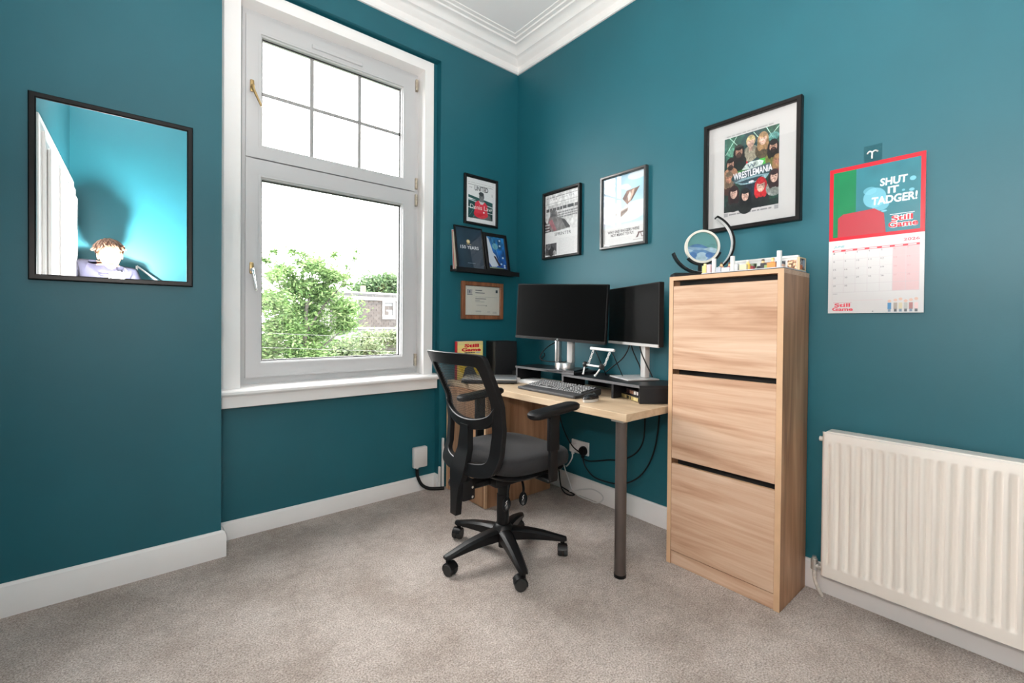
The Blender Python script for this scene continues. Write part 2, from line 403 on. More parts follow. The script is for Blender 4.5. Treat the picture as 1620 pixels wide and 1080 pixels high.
def sash(z0, z1, g0, g1, lab):
    S = part('sash', ring(bmesh.new(), (-1.807, -.813, z0, z1), (-1.735, -.897, g0-.008, g1+.008), .112, .185), UPVC, W1)
    S.data.name = lab
    bm = bmesh.new()   # chamfered glazing bead
    o0 = (-1.748, -.884, g0-.020, g1+.020); i0 = (-1.728, -.904, g0, g1)
    def q(r, y): return [bm.verts.new((r[a], y, r[b])) for a, b in ((0,2),(1,2),(1,3),(0,3))]
    a, b, c, d = q(o0, .1115), q(i0, .126), q(i0, .146), q(o0, .146)
    for k in range(4):
        n = (k+1) % 4; bm.faces.new((a[k],a[n],b[n],b[k])); bm.faces.new((b[k],b[n],c[n],c[k])); bm.faces.new((c[k],c[n],d[n],d[k])); bm.faces.new((d[k],d[n],a[n],a[k]))
    part('glazing_bead', bm, UPVC, S)
    part('gasket', ring(bmesh.new(), (-1.732, -.900, g0-.004, g1+.004), (-1.7215, -.9105, g0+.0065, g1-.0065), .1455, .1495), GASKET, S)
    part('spacer_bar', ring(bmesh.new(), (-1.733, -.899, g0-.005, g1+.005), (-1.7225, -.9095, g0+.0055, g1-.0055), .152, .168), SILVERP, S)
    return S
SU = sash(2.012, 2.772, 2.090, 2.678, 'upper_sash'); SL = sash(.820, 2.004, .906, 1.905, 'lower_sash')
BARM = mat('grey_glazing_bar', (.30,.295,.29), rough=.4)
for x in (-1.461, -1.176):
    part('glazing_bar', B(x-.0105, x+.0105, .154, .164, 2.088, 2.680), BARM, SU)
part('glazing_bar', B(-1.729, -.903, .1525, .1535, 2.369, 2.391), BARM, SU)
part('pane', B(-1.732, -.900, .150, .1515, 2.085, 2.683), GLASS, SU)
part('pane', B(-1.732, -.900, .150, .1515, .901, 1.910), GLASS, SL)
bm = bmesh.new(); box(bm, -1.475, -1.175, .102, .113, 2.712, 2.734, .003); part('trickle_vent', bm, UPVC, SU)
def handle(S, z, tip, m2):
    P = part('handle_plate', B(-1.789, -1.769, .099, .113, z-.030, z+.034, .006, 2), GOLD, S, smooth=40)
    bm = bmesh.new(); cyl(bm, (-1.779,.104,z-.008), (-1.779,.080,z-.008), .009, n=12)
    tube(bm, spline([(-1.779,.082,z-.002), (-1.775,.078,z-.03), tip], 6), [.0085]*5+[.0075]*4+[.0065]*3+[.005], n=8); part('handle_lever', bm, m2, P, smooth='all')
handle(SU, 2.388, (-1.738,.080,2.282), GOLD); handle(SL, 1.410, (-1.762,.078,1.288), CHROME)
HINGE = mat('stained_hinge', s(176,164,146), rough=.5, metal=.3, var=.25, vscale=60)
for z0, z1, S in ((2.69,2.762,SU),(2.03,2.10,SU),(1.915,1.99,SL),(.832,.912,SL)):
    bm = bmesh.new(); cyl(bm, (-.803,.108,z0), (-.803,.108,z1), .009, n=12); box(bm, -.806,-.790,.112,.1285,z0,z1); part('hinge', bm, HINGE, S)
# ================================================================== outside the window
GRASS = mat('ground_outside', s(36,46,26), rough=.9, var=.3, vscale=1.5)
struct(obj('ground', B(-30, 60, 1.0, 90, -3.3, -3.0), GRASS))
def leaf_mat(name, a, b, c, k=.25):
    a, b, c = [tuple(x*k for x in q) for q in (a, b, c)]
    m = bpy.data.materials.new(name); m.use_nodes = True; N = m.node_tree.nodes; L = m.node_tree.links
    p = N['Principled BSDF']; p.inputs['Roughness'].default_value = .6; p.inputs['Specular IOR Level'].default_value = .3
    ge = N.new('ShaderNodeNewGeometry'); r = N.new('ShaderNodeValToRGB'); e = r.color_ramp.elements
    e[0].color = (*a,1); e[1].color = (*c,1); k = e.new(.5); k.color = (*b,1)
    L.new(ge.outputs['Random Per Island'], r.inputs['Fac']); L.new(r.outputs[0], p.inputs['Base Color'])
    tr = N.new('ShaderNodeBsdfTranslucent'); L.new(r.outputs[0], tr.inputs[0])
    mx = N.new('ShaderNodeMixShader'); mx.inputs[0].default_value = .45
    L.new(p.outputs[0], mx.inputs[1]); L.new(tr.outputs[0], mx.inputs[2]); L.new(mx.outputs[0], N['Material Output'].inputs[0]); return m
LEAF1 = leaf_mat('fresh_leaf', s(104,150,78), s(142,186,104), s(186,214,146))
LEAF2 = leaf_mat('dull_leaf', s(110,136,92), s(140,164,116), s(176,190,144))
LEAF3 = leaf_mat('far_leaf', s(96,134,84), s(124,160,106), s(150,180,128))
BARK = mat('grey_bark', s(40,37,32), rough=.9, var=.3, vscale=6, bump=.5, bscale=20)
def foliage(blobs, per, size, seed, asp=.45):
    """leaves scattered through ellipsoids (center, radii, density)"""
    rg = np.random.RandomState(seed); co = []; fc = []
    for (c, rd, dens) in blobs:
        n = int(per*dens)
        d = rg.normal(size=(n,3)); d /= np.linalg.norm(d, axis=1)[:,None]; rr = np.minimum(np.abs(rg.normal(size=n))*.42+.25*rg.rand(n), 1.7)
        P = np.array(c)+d*rr[:,None]*np.array(rd)
        t = rg.normal(size=(n,3)); t[:,2] *= .5; t /= np.linalg.norm(t, axis=1)[:,None]
        u = rg.normal(size=(n,3)); u -= (u*t).sum(1)[:,None]*t; u /= np.linalg.norm(u, axis=1)[:,None]
        sz = size*(.6+.8*rg.rand(n))[:,None]
        a = P-t*sz; b = P+u*sz*asp; cc = P+t*sz; e = P-u*sz*asp
        k = len(co)*4
        for q in range(n): co.extend((a[q],b[q],cc[q],e[q]))
    co = np.array(co); me = bpy.data.meshes.new('foliage'); n = len(co)//4
    me.vertices.add(len(co)); me.vertices.foreach_set('co', co.ravel()); me.loops.add(n*4); me.loops.foreach_set('vertex_index', np.arange(n*4, dtype=np.int32))
    me.polygons.add(n); me.polygons.foreach_set('loop_start', np.arange(0, n*4, 4, dtype=np.int32)); me.update(calc_edges=True); return me
def tree(name, label, cat, base, blobs, per, size, m, seed, trunk, branches, rad=.14, asp=.45):
    t = thing(name, label, cat, base)
    def loc(p): return tuple(np.array(p)-np.array(base))
    f = new_obj('foliage', foliage([(loc(c), r, d) for c, r, d in blobs], per, size, seed, asp), m, t); f['kind'] = 'stuff'
    bm = bmesh.new(); tp = [Vector(loc(p)) for p in trunk]; tube(bm, spline(tp, 5), [rad*(1-.6*i/(5*(len(tp)-1))) for i in range(5*(len(tp)-1)+1)], n=8); obj('trunk', bm, BARK, t, smooth='all')
    for br in branches:
        q = [Vector(loc(p)) for p in br]; bm = bmesh.new(); tube(bm, spline(q, 5), [rad*.35*(1-.75*i/(5*(len(q)-1))) for i in range(5*(len(q)-1)+1)], n=6); obj('branch', bm, BARK, t, smooth='all')
    return t
# big feathery tree, about nine metres from the house
T = (.75, 9., -3.)
blobs = []
rg = random.Random(3)
for (x, z, rx, rz, dn) in ((1.0,2.45,.40,.30,.8),(.45,2.30,.32,.25,.35),(1.5,2.25,.30,.30,.45),(.75,1.95,.60,.42,1.3),(1.30,1.85,.55,.40,1.2),(.10,2.15,.22,.22,.35),(.05,1.55,.50,.40,.9),(.9,1.35,.75,.45,1.8),(1.75,1.45,.45,.35,.9),(.3,.95,.75,.45,1.5),(1.2,.85,.75,.45,1.6),(1.85,1.05,.35,.30,.6),(.0,.45,.70,.45,1.1),(.9,.30,.80,.50,1.3),(.5,-.4,.9,.6,.9)):
    blobs.append(((x, 9.+rg.uniform(-.5,.7), z), (rx, .7, rz), dn))
for k in range(16): blobs.append(((rg.uniform(-.1,1.95), 9+rg.uniform(-.3,.3), rg.uniform(2.1,2.85) if k < 11 else rg.uniform(1.8,2.3)), (.24,.2,.16), .04))
for k in range(5): blobs.append(((2.0+rg.uniform(-.15,.1), 9., 2.1+.22*k), (.13,.1,.12), .012))
tree('garden_tree', 'tall feathery green tree close outside the window pane', 'tree', T, blobs, 3300, .052, LEAF1, 5,
     [(.75,9,-3),(.8,9.1,-1),(.85,9,.6),(.9,9,1.6)],
     [[(.85,9,.4),(.5,9,1.2),(.3,9,1.9),(.2,9,2.4)],[(.85,9,.8),(1.3,9,1.5),(1.7,9,2.0),(2.0,9,2.6),(2.05,9,2.95)],[(.9,9,1.4),(1.0,9,2.0),(1.05,9,2.8)],[(.8,9,.2),(.2,9.1,.8),(-.1,9,1.5)],[(.85,9,.1),(1.4,9,.6),(1.9,9,1.0)]], rad=.09, asp=.32)
tree('garden_shrub', 'pale loose shrub below the slated house across the gardens', 'shrub', (5.0,15,-3.), [((4.9,15,.35),(.9,.6,.45),.9),((6.1,15,.45),(1.0,.6,.42),1.1),((4.2,15,-.1),(.9,.6,.5),.8),((5.5,14.8,-.5),(1.6,.6,.6),1.2),((7.0,15,.3),(.7,.6,.35),.6)], 2000, .08, LEAF2, 11,
     [(5.0,15,-3),(5.1,15,-1.5),(5.2,15,-.2)], [[(5.1,15,-1),(5.9,15,-.2),(6.3,15,.3)]], rad=.10)
tree('distant_tree', 'rounded dull green tree above the roof of the slated house', 'tree', (18.5,45,-3.), [((17.4,45,5.0),(2.6,2,1.5),1.2),((19.4,45,5.6),(2.6,2,1.2),1.4),((16.0,45,4.2),(1.6,2,1.0),.6),((21,45,5.2),(1.8,2,1.6),.8),((18.8,45,4.2),(3.4,2,1.2),1.2)], 2600, .20, LEAF3, 21,
     [(18.5,45,-3),(18.5,45,1),(18.6,45,4)], [[(18.5,45,1.5),(17.5,45,3.5),(17,45,5)]], rad=.3)
tree('hedge_row', 'pale green hedge low behind the feathery garden tree', 'hedge', (-.5,13.5,-3.), [((-6.+1.15*i,13.5+rg.uniform(-.2,.2),rg.uniform(.0,.35)),(.85,.5,.62),.75) for i in range(10)]+[((-5.5+1.6*i,13.5,-1.1),(1.1,.5,.8),.55) for i in range(7)], 1700, .075, LEAF2, 31,
     [(-.5,13.5,-3),(-.5,13.5,-1.6),(-.4,13.5,-.4)], [[(-.5,13.5,-1.8),(.6,13.5,-.9),(1.4,13.5,-.1)]], rad=.07)
# slated house
H = thing('slated_house', 'grey slate-hung house with white windows beyond the garden tree', 'house', (9.0, 24., -3.))
def hb(x0,x1,y0,y1,z0,z1): return B(x0-9., x1-9., y0-24., y1-24., z0+3., z1+3.)
SLATE = mat('slate_backing', s(38,36,35), rough=.7)
HW = mat('house_white_paint', s(112,111,110), rough=.5)
part('slate_wall', hb(6.2, 14.5, 24.0, 28, -3., 2.45), SLATE, H)
SL_ = leaf_mat('slate_tiles', s(120,110,106), s(142,131,126), s(158,149,144), k=.085)
for nd in SL_.node_tree.nodes:
    if nd.type == 'MIX_SHADER': nd.inputs[0].default_value = 0
bm = bmesh.new()
for r_ in range(11):
    for c_ in range(26):
        x = 6.25+c_*.32+(.16 if r_ % 2 else 0)-9.; z = 2.42-r_*.165+3.
        box(bm, x, x+.305, -.055-.01*random.random(), -.02, z-.22, z)
o = obj('slates', bm, SL_, H); o['kind'] = 'stuff'
part('fascia', hb(6.1, 14.7, 23.80, 23.9, 2.42, 2.66), HW, H)
bm = bmesh.new(); prism(bm, [(23.6,2.66),(23.6,2.80),(26,3.05),(28.4,2.80),(28.4,2.66)], 6.0-9, 14.8-9, fn=lambda y, z, x: (x, y-24, z+3)); part('roof', bm, mat('house_roof_felt', s(38,38,39), rough=.8), H)
part('chimney_pot', B(8.85-9, 9.12-9, 2.0, 2.3, 5.95, 6.45, .03), mat('clay_pot', s(84,72,56), rough=.8), H)
for x0, x1 in ((9.33,10.18),(6.95,7.80)):
    F = part('window_frame', ring(bmesh.new(), (x0-9, x1-9, 4.28, 5.40), (x0+.12-9, x1-.14-9, 4.50, 5.31), -.14, .02), HW, H)
    part('window_pane', B(x0+.12-9, x1-.14-9, -.06, -.05, 4.50, 5.31), mat('house_pane', s(36,40,44), rough=.1), F)
    part('window_blind', B(x0+.13-9, x1-.15-9, -.07, -.062, 5.10, 5.30), mat('house_blind', s(70,72,74), rough=.8), F)
part('white_band', hb(6.1, 14.6, 23.86, 24.0, .66, .78), HW, H)
bm = bmesh.new(); prism(bm, [(22.6,.1),(24.0,.66),(24.0,.1)], 6.0-9, 14.8-9, fn=lambda y, z, x: (x, y-24, z+3)); part('lower_roof', bm, mat('lower_roof_slate', s(52,52,52), rough=.8), H)
for k, (zl, zr) in enumerate(((.896,.734),(.600,.407))):
    bm = bmesh.new(); pts = [(-3+.6*i, 9.-.6, 0) for i in range(16)]
    pts = [(x, 7.6, (zl+(zr-zl)*(x+.34)/3.04) - .02*math.sin(max(0,min(1,(x+3)/9))*PI)) for x, _, _ in pts]
    tube(bm, pts, .0036, n=5)
    tag(obj('overhead_wire', bm, mat('grey_wire', s(70,70,70), rough=.5), smooth='all'), ('upper' if k == 0 else 'lower')+' thin grey overhead wire crossing in front of the garden tree', 'wire')
# ================================================================== wall pieces
# -- frame helpers. R: on the right wall (plane X=0, u runs towards -Y); Fw: on a front wall (plane Y=const, u runs +X)
def onR(y_left, z0, off=0.):  return lambda u, v, d=0.: (-off-d, y_left-u, z0+v)
def onF(x_left, z0, y, tilt=0.): return lambda u, v, d=0.: (x_left+u, y-d, z0+v)
def fring(fn, w, h, bw, d0, d1, bev=.0):
    """picture frame moulding: ring of width bw, depth d0..d1 off the wall"""
    bm = bmesh.new()
    def q(i, d): return [bm.verts.new(fn(u, v, d)) for u, v in ((i,i),(w-i,i),(w-i,h-i),(i,h-i))]
    L_ = [q(0,d0), q(0,d1-bev), q(bev,d1), q(bw-bev,d1), q(bw,d1-bev), q(bw,d0)] if bev else [q(0,d0), q(0,d1), q(bw,d1), q(bw,d0)]
    m = len(L_)
    for a in range(m):
        A, Bq = L_[a], L_[(a+1) % m]
        for k in range(4): bm.faces.new((A[k], A[(k+1) % 4], Bq[(k+1) % 4], Bq[k]))
    return bm
def slab(fn, u0, u1, v0, v1, d0, d1):
    bm = bmesh.new(); a = [bm.verts.new(fn(u, v, d0)) for u, v in ((u0,v0),(u1,v0),(u1,v1),(u0,v1))]; b = [bm.verts.new(fn(u, v, d1)) for u, v in ((u0,v0),(u1,v0),(u1,v1),(u0,v1))]
    bm.faces.new(a[::-1]); bm.faces.new(b)
    for i in range(4): bm.faces.new((a[i], a[(i+1) % 4], b[(i+1) % 4], b[i]))
    return bm
def picture(name, label, fn, w, h, bw, fm, pr, inset=None, dep=.022, glass=True, mount=None, bev=.003, cat='picture', pm=None):
    t = thing(name, label, cat, (0,0,0))
    obj('frame', fring(fn, w, h, bw, .001, dep, bev), fm, t)
    obj('backing', slab(fn, bw*.5, w-bw*.5, bw*.5, h-bw*.5, .002, .006), BLACKM, t)
    if mount: obj('mount', slab(fn, bw-.002, w-bw+.002, bw-.002, h-bw+.002, .0062, .0085), mount, t)
    iu, iv = inset if inset else (bw-.001, bw-.001)
    pr.build('print', pm or PRINT, t, lambda u, v: fn(iu+u, iv+v, .0092))
    if glass: obj('glass', slab(fn, bw-.002, w-bw+.002, bw-.002, h-bw+.002, .0125, .0140), PICGLASS, t)
    return t
K = rgb(20,20,22); Wt = (1,1,1)
# mirror -------------------------------------------------------------------
mw, mh = .517, .724
fm = onF(-2.573, 1.281, YM)
t = thing('wall_mirror', 'rectangular wall mirror in a slim black frame left of the window', 'mirror', (0,0,0))
obj('frame', fring(fm, mw, mh, .022, .0005, .020, .004), BLACKF, t)
bm = slab(fm, .020, mw-.020, .020, mh-.020, .004, .009)
for v in bm.verts:
    if v.co.z > 1.6 and v.co.y < YM-.008: v.co.y -= .0042      # the pane leans out a touch at the top
obj('mirror_glass', bm, MIRROR, t)
# UNITED -------------------------------------------------------------------
P = Print(.262, .313, .0015, rgb(236,236,236))
P.lines(.07,.90,.93,.925,1,rgb(190,190,190),.35,1)
P.rect(.07,.855,.90,.862,rgb(60,60,60)); P.text('UNITED',.28,.735,.74,.845,rgb(40,42,46),bold=.015)
P.rect(.08,.10,.90,.52,rgb(26,66,64)); P.poly([(.08,.56),(.90,.44),(.90,.52),(.08,.62)],rgb(38,84,80)); P.poly([(.08,.50),(.90,.40),(.90,.425),(.08,.53)],rgb(186,204,204))
P.poly([(.08,.33),(.9,.25),(.9,.265),(.08,.35)],rgb(220,224,224)); P.line(.12,.15,.26,.32,.012,rgb(90,130,124)); P.poly([(.3,.2),(.8,.22),(.9,.1),(.2,.1)],rgb(96,100,100))
P.ell(.50,.22,.24,.10,rgb(206,40,56)); P.poly([(.30,.46),(.40,.52),(.62,.51),(.72,.44),(.72,.22),(.28,.24)],rgb(216,52,70)); P.poly([(.42,.52),(.62,.51),(.56,.44),(.48,.44)],rgb(214,214,214))
P.ell(.52,.62,.085,.095,rgb(96,98,100)); P.ell(.53,.57,.06,.05,rgb(120,122,122)); P.rect(.45,.50,.59,.56,rgb(120,120,122)); P.ell(.51,.68,.085,.045,rgb(48,50,52))
P.text('Denis Law',.14,.315,.88,.415,rgb(246,244,240)); P.ell(.60,.265,.025,.02,rgb(240,240,240)); P.text('..',.12,.78,.20,.80,rgb(120,120,120)); P.lines(.86,.66,.90,.74,3,rgb(170,170,170))
picture('framed_print', 'black framed magazine cover headed UNITED above the picture ledge', onF(-.494,1.826,0), .294, .350, .016, BLACKF, P)
# certificate ---------------------------------------------------------------
P = Print(.308, .206, .0015, rgb(226,220,208))
P.rect(.07,.72,.10,.88,rgb(120,124,140)); P.rect(.13,.72,.155,.88,rgb(120,124,140)); P.rect(.18,.72,.20,.88,rgb(130,132,146)); P.ell(.135,.80,.02,.06,rgb(90,96,112)); P.rect(.06,.69,.21,.71,rgb(110,112,120))
P.rect(.885,.80,.945,.90,rgb(44,60,62)); P.rect(.29,.845,.48,.87,rgb(96,96,98)); P.rect(.29,.76,.56,.785,rgb(104,104,106)); P.lines(.29,.625,.92,.645,1,rgb(176,172,166),.6,3)
P.rect(.29,.555,.60,.58,rgb(120,118,116)); P.rect(.29,.50,.42,.515,rgb(150,148,144)); P.rect(.29,.455,.55,.47,rgb(168,166,160)); P.rect(.32,.33,.62,.345,rgb(168,164,160)); P.ell(.61,.325,.015,.012,rgb(90,90,90))
P.lines(.30,.11,.46,.15,2,rgb(160,158,154),.5,5); P.lines(.64,.09,.72,.15,2,rgb(186,184,178),.5,6); P.lines(.80,.06,.92,.14,3,rgb(168,166,160),.4,7)
picture('framed_certificate', 'white certificate in a brown wooden frame below the picture ledge', onF(-.511,1.152,0), .368, .268, .029, BROWNF, P, inset=(.030,.031))
# SPRINTER poster ------------------------------------------------------------
P = Print(.322, .436, .002, rgb(228,228,228))
P.lines(.05,.945,.95,.965,1,rgb(150,150,150),.6,1); P.text('T H E   S P R I N T E R',.18,.905,.86,.925,rgb(120,120,124)); P.rect(.03,.855,.97,.86,rgb(110,110,112)); P.lines(.03,.80,.97,.83,1,rgb(150,150,150),.6,2)
P.rect(0,.40,1,.83,rgb(206,206,206)); P.lines(.04,.73,.96,.79,1,rgb(70,70,72),.8,4); P.lines(.30,.60,.96,.71,3,rgb(130,130,132),.65,8); P.poly([(.02,.47),(.18,.70),(.36,.72),(.38,.62),(.56,.58),(.75,.42),(.22,.40)],rgb(120,118,118))
P.poly([(.10,.58),(.22,.60),(.36,.42),(.28,.40)],rgb(160,104,112)); P.poly([(.50,.58),(.60,.56),(.76,.43),(.64,.42)],rgb(58,58,60)); P.rect(.16,.64,.32,.75,rgb(86,86,88)); P.poly([(.0,.60),(.10,.50),(.20,.41),(.0,.40)],rgb(64,64,66)); P.lines(0,.42,.14,.56,3,rgb(216,216,216),.4,9)
P.ell(.88,.53,.16,.075,rgb(214,214,214)); P.noise(P.V > .40, .16, 26, 5); P.rect(0,.0,1,.395,rgb(226,226,226)); P.text('SPRINTER',.30,.325,.78,.375,rgb(76,76,80))
P.rect(.02,.03,.36,.215,rgb(72,72,74)); P.ell(.20,.09,.09,.08,rgb(28,28,30)); P.ell(.12,.17,.07,.05,rgb(120,120,122)); P.ell(.30,.06,.05,.04,rgb(150,150,150)); P.noise((P.U < .36) & (P.V < .215), .35, 30, 8); P.lines(.42,.03,.96,.28,13,rgb(205,205,205),.4,12)
picture('framed_poster', 'black framed black and white newspaper page left of the flying poster', onR(-.310,1.580), .354, .472, .016, BLACKF, P, dep=.028)
# flying poster ---------------------------------------------------------------
P = Print(.300, .418, .002, rgb(196,220,232))
P.rect(0,.30,1,1,lambda u, v: np.stack([.60+.22*(1-v)+.10*(1-u), .80+.10*(1-v), .88+.06*(1-v)],1)); P.noise(P.V > .28, .06, 7, 2)
for cx, cy, rx, ry in ((.82,.95,.22,.06),(.52,.83,.12,.035),(.60,.80,.08,.03),(.85,.50,.35,.10),(.55,.42,.45,.10),(.2,.55,.25,.08)): P.ell(cx,cy,rx,ry,rgb(232,236,240),.75)
P.poly([(.48,.66),(.58,.76),(.88,.78),(.60,.56)],rgb(140,104,88)); P.poly([(.60,.68),(.66,.75),(.70,.66),(.62,.60)],rgb(226,214,206)); P.poly([(.70,.75),(.76,.77),(.72,.63),(.64,.58)],rgb(206,176,156)); P.poly([(.80,.77),(.885,.79),(.70,.61),(.66,.60)],rgb(96,70,60)); P.poly([(.48,.66),(.56,.74),(.60,.70),(.55,.62)],rgb(112,82,72))
P.poly([(.32,.46),(.48,.49),(.62,.52),(.60,.47),(.44,.40),(.36,.39)],rgb(150,128,116)); P.poly([(.32,.46),(.48,.49),(.62,.52),(.52,.52),(.38,.49)],rgb(222,216,212)); P.line(.38,.44,.60,.49,.012,rgb(96,78,70))
P.rect(0,0,1,.27,rgb(214,214,214)); P.rect(0,.25,1,.30,rgb(226,232,236),.6)
P.text('WHO SAID RAGGERS WERE',.12,.185,.88,.225,rgb(56,50,50),bold=.022); P.text('NOT MEANT TO FLY.',.20,.135,.76,.175,rgb(56,50,50),bold=.022)
P.lines(.14,.06,.70,.115,4,rgb(206,206,206),.4,3); P.poly([(.80,.075),(.86,.14),(.89,.14),(.85,.075)],rgb(96,74,74)); P.poly([(.85,.15),(.98,.155),(.98,.135),(.85,.13)],rgb(96,74,74)); P.line(.91,.14,.94,.08,.016,rgb(110,84,84)); P.line(.94,.08,.985,.085,.012,rgb(130,108,108)); P.rect(.74,.045,.97,.055,rgb(176,170,170))
FR2 = mat('satin_black_frame', (.03,.029,.028), rough=.26, spec=.6)
picture('framed_poster', 'framed blue sky poster with two brown shapes flying, right of the newspaper page', onR(-.834,1.588), .332, .450, .016, FR2, P, dep=.028)
# wrestling poster --------------------------------------------------------------
P = Print(.2475, .405, .0015, rgb(190,188,188))
P.rect(0,.955,1,1,rgb(184,184,184)); P.lines(.04,.962,.90,.985,1,rgb(150,150,150),.7,4); P.lines(.10,.012,.88,.036,1,rgb(128,128,130),.7,6); P.rect(0,0,.08,.045,rgb(150,150,152)); P.rect(.93,0,1,.045,rgb(150,150,152))
y0, y1 = .052, .948
def Yp(v): return y0+v*(y1-y0)
P.rect(0,y0,1,y1,lambda u, v: np.stack([.10+.10*np.abs(u-.5)*(v > .6), .17+.22*np.clip(v-.35,0,1)+.05*np.sin(9*u), .17+.18*np.clip(v-.35,0,1)],1)); P.noise((P.V > y0) & (P.V < y1), .35, 14, 3)
for a, b in (((.10,1.0),(.34,.80)),((.24,1.0),(.02,.78)),((.78,1.0),(.93,.80)),((1.0,.98),(.74,.80)),((.55,.99),(.70,.84))): P.line(a[0],Yp(a[1]),b[0],Yp(b[1]),.012,rgb(170,206,190))
P.ell(.15,Yp(.80),.10,.05,rgb(120,170,150),.6); P.ell(.90,Yp(.86),.10,.05,rgb(96,160,160),.7); P.ell(.78,Yp(.58),.16,.05,rgb(70,180,60),.7); P.ell(.30,Yp(.52),.14,.04,rgb(80,150,60),.6); P.ell(.36,Yp(.60),.09,.045,rgb(190,30,40)); P.ell(.95,Yp(.40),.08,.06,rgb(150,44,56))
def bust(u, v, k, skin, hair, cloth, beard=None, long=False):
    k *= .86; skin, hair, cloth = [tuple(c*.80 for c in q) for q in (skin, hair, cloth)]
    P.ell(u, Yp(v-.115*k/.085), k*1.35, .075*k/.085*1.0, cloth)
    P.rect(u-k*.35, Yp(v-.09*k/.085), u+k*.35, Yp(v), [c*.82 for c in skin])
    if long: P.ell(u, Yp(v-.015), k*.98, .085*k/.085, hair); P.ell(u-k*.55, Yp(v-.06), k*.45, .06*k/.085, hair); P.ell(u+k*.55, Yp(v-.06), k*.45, .06*k/.085, hair)
    else: P.ell(u, Yp(v+.016), k*.78, .055*k/.085, hair)
    P.ell(u, Yp(v), k*.62, .052*k/.085, skin); P.ell(u, Yp(v+.042*k/.085), k*.62, .022*k/.085, hair)
    if beard: P.ell(u, Yp(v-.032*k/.085), k*.50, .026*k/.085, beard)
    P.rect(u-k*.34, Yp(v+.006), u-k*.10, Yp(v+.013), rgb(60,40,36)); P.rect(u+k*.10, Yp(v+.006), u+k*.34, Yp(v+.013), rgb(60,40,36)); P.rect(u-k*.2, Yp(v-.026), u+k*.2, Yp(v-.021), rgb(150,84,80))
sk, s2, s3 = rgb(214,166,142), rgb(186,132,106), rgb(228,190,172)
bust(.50,.87,.125,s3,rgb(206,186,130),rgb(166,160,140)); bust(.72,.86,.12,s3,rgb(176,138,96),rgb(92,80,60),long=True); bust(.28,.78,.125,sk,rgb(34,28,26),rgb(24,34,32),beard=rgb(60,44,38),long=True); bust(.90,.73,.12,sk,rgb(36,28,26),rgb(120,120,60),beard=rgb(40,30,26),long=True)
bust(.12,.64,.125,sk,rgb(40,30,28),rgb(176,128,100),beard=rgb(52,40,34)); bust(.97,.55,.10,s2,rgb(170,130,90),rgb(150,40,46),long=True); bust(.09,.46,.115,s2,rgb(130,110,88),rgb(80,50,40),long=True)
P.ell(.52,Yp(.44),.38,.07,rgb(30,60,66)); P.poly([(.20,Yp(.385)),(.34,Yp(.415)),(.62,Yp(.425)),(.84,Yp(.41)),(.78,Yp(.355)),(.52,Yp(.325)),(.32,Yp(.335))],rgb(120,150,158)); P.poly([(.26,Yp(.375)),(.5,Yp(.395)),(.72,Yp(.40)),(.6,Yp(.345)),(.4,Yp(.345))],rgb(40,60,70))
P.ell(.52,Yp(.352),.05,.012,rgb(214,214,220))
P.poly([(.34,Yp(.53)),(.42,Yp(.60)),(.50,Yp(.615)),(.66,Yp(.61)),(.74,Yp(.585)),(.70,Yp(.525)),(.5,Yp(.515))],rgb(176,190,186)); P.text('W',.44,Yp(.53),.60,Yp(.585),rgb(96,110,120),bold=.02)
P.poly([(.17,Yp(.37)),(.25,Yp(.50)),(.84,Yp(.545)),(.90,Yp(.44)),(.70,Yp(.455)),(.40,Yp(.435))],rgb(70,84,92)); P.text('WRESTLEMANIA',.18,Yp(.425),.89,Yp(.515),rgb(232,232,238),bold=.02,rot=.035)
bust(.19,.245,.125,s3,rgb(52,26,28),rgb(40,44,42),long=True); bust(.41,.185,.12,s3,rgb(24,20,22),rgb(30,30,30),long=True); bust(.69,.27,.135,s3,rgb(206,36,44),rgb(36,38,38),long=True); bust(.92,.35,.12,s3,rgb(60,34,36),rgb(150,156,150),long=True)
P.rect(0,y0,1,y0+.07,rgb(22,26,26),.6)
M_ = (P.V > y0) & (P.V < y1)
M_ &= ~((P.V > Yp(.40)) & (P.V < Yp(.55)) & (P.U > .14) & (P.U < .93)); P.noise(M_, .16, 48, 31); P.noise(M_, .16, 90, 32); P.noise(M_, .18, 20, 33)
MOUNT = mat('white_mount_board', (.52,.515,.51), rough=.6, spec=.3)
picture('framed_poster', 'large black framed wrestling poster with a wide white mount', onR(-1.505,1.589), .440, .546, .020, BLACKF, P, inset=(.0985,.071), dep=.030, mount=MOUNT)
# -- picture ledge with two leaning frames -----------------------------------------
t = thing('picture_ledge', 'black picture ledge on the corner wall holding two leaning frames', 'shelf', (0,0,0))
obj('shelf_board', B(-.600, -.045, -.080, -.001, 1.480, 1.492, .001), BLACKM, t)
obj('front_lip', B(-.600, -.045, -.089, -.080, 1.474, 1.506, .001), BLACKM, t)
obj('back_rail', B(-.600, -.045, -.010, -.001, 1.492, 1.520, .001), BLACKM, t)
def lean(x_left, y_foot, z0, h, top_y):
    """plane leaning back: foot at y_foot, top at top_y"""
    L_ = math.hypot(h, top_y-y_foot)
    ca, sa = h/L_, (top_y-y_foot)/L_
    def fn(u, v, d=0.): return (x_left+u, y_foot+v*sa-d*ca, z0+v*ca-0*d + d*sa)
    return fn
P = Print(.216, .290, .0015, rgb(30,48,66))
P.noise(P.U > -1, .12, 6, 3); P.poly([(.42,.62),(.95,1.0),(1,1),(1,0),(.92,.03),(.60,.22)],rgb(34,52,70)); P.ell(.45,.66,.07,.05,rgb(206,180,120)); P.ell(.45,.665,.035,.028,rgb(236,220,180)); P.rect(.36,.585,.55,.60,rgb(190,170,130))
P.text('150 YEARS',.13,.475,.84,.555,rgb(240,240,244),bold=.012); P.lines(.36,.12,.66,.14,1,rgb(120,132,146),.7,2)
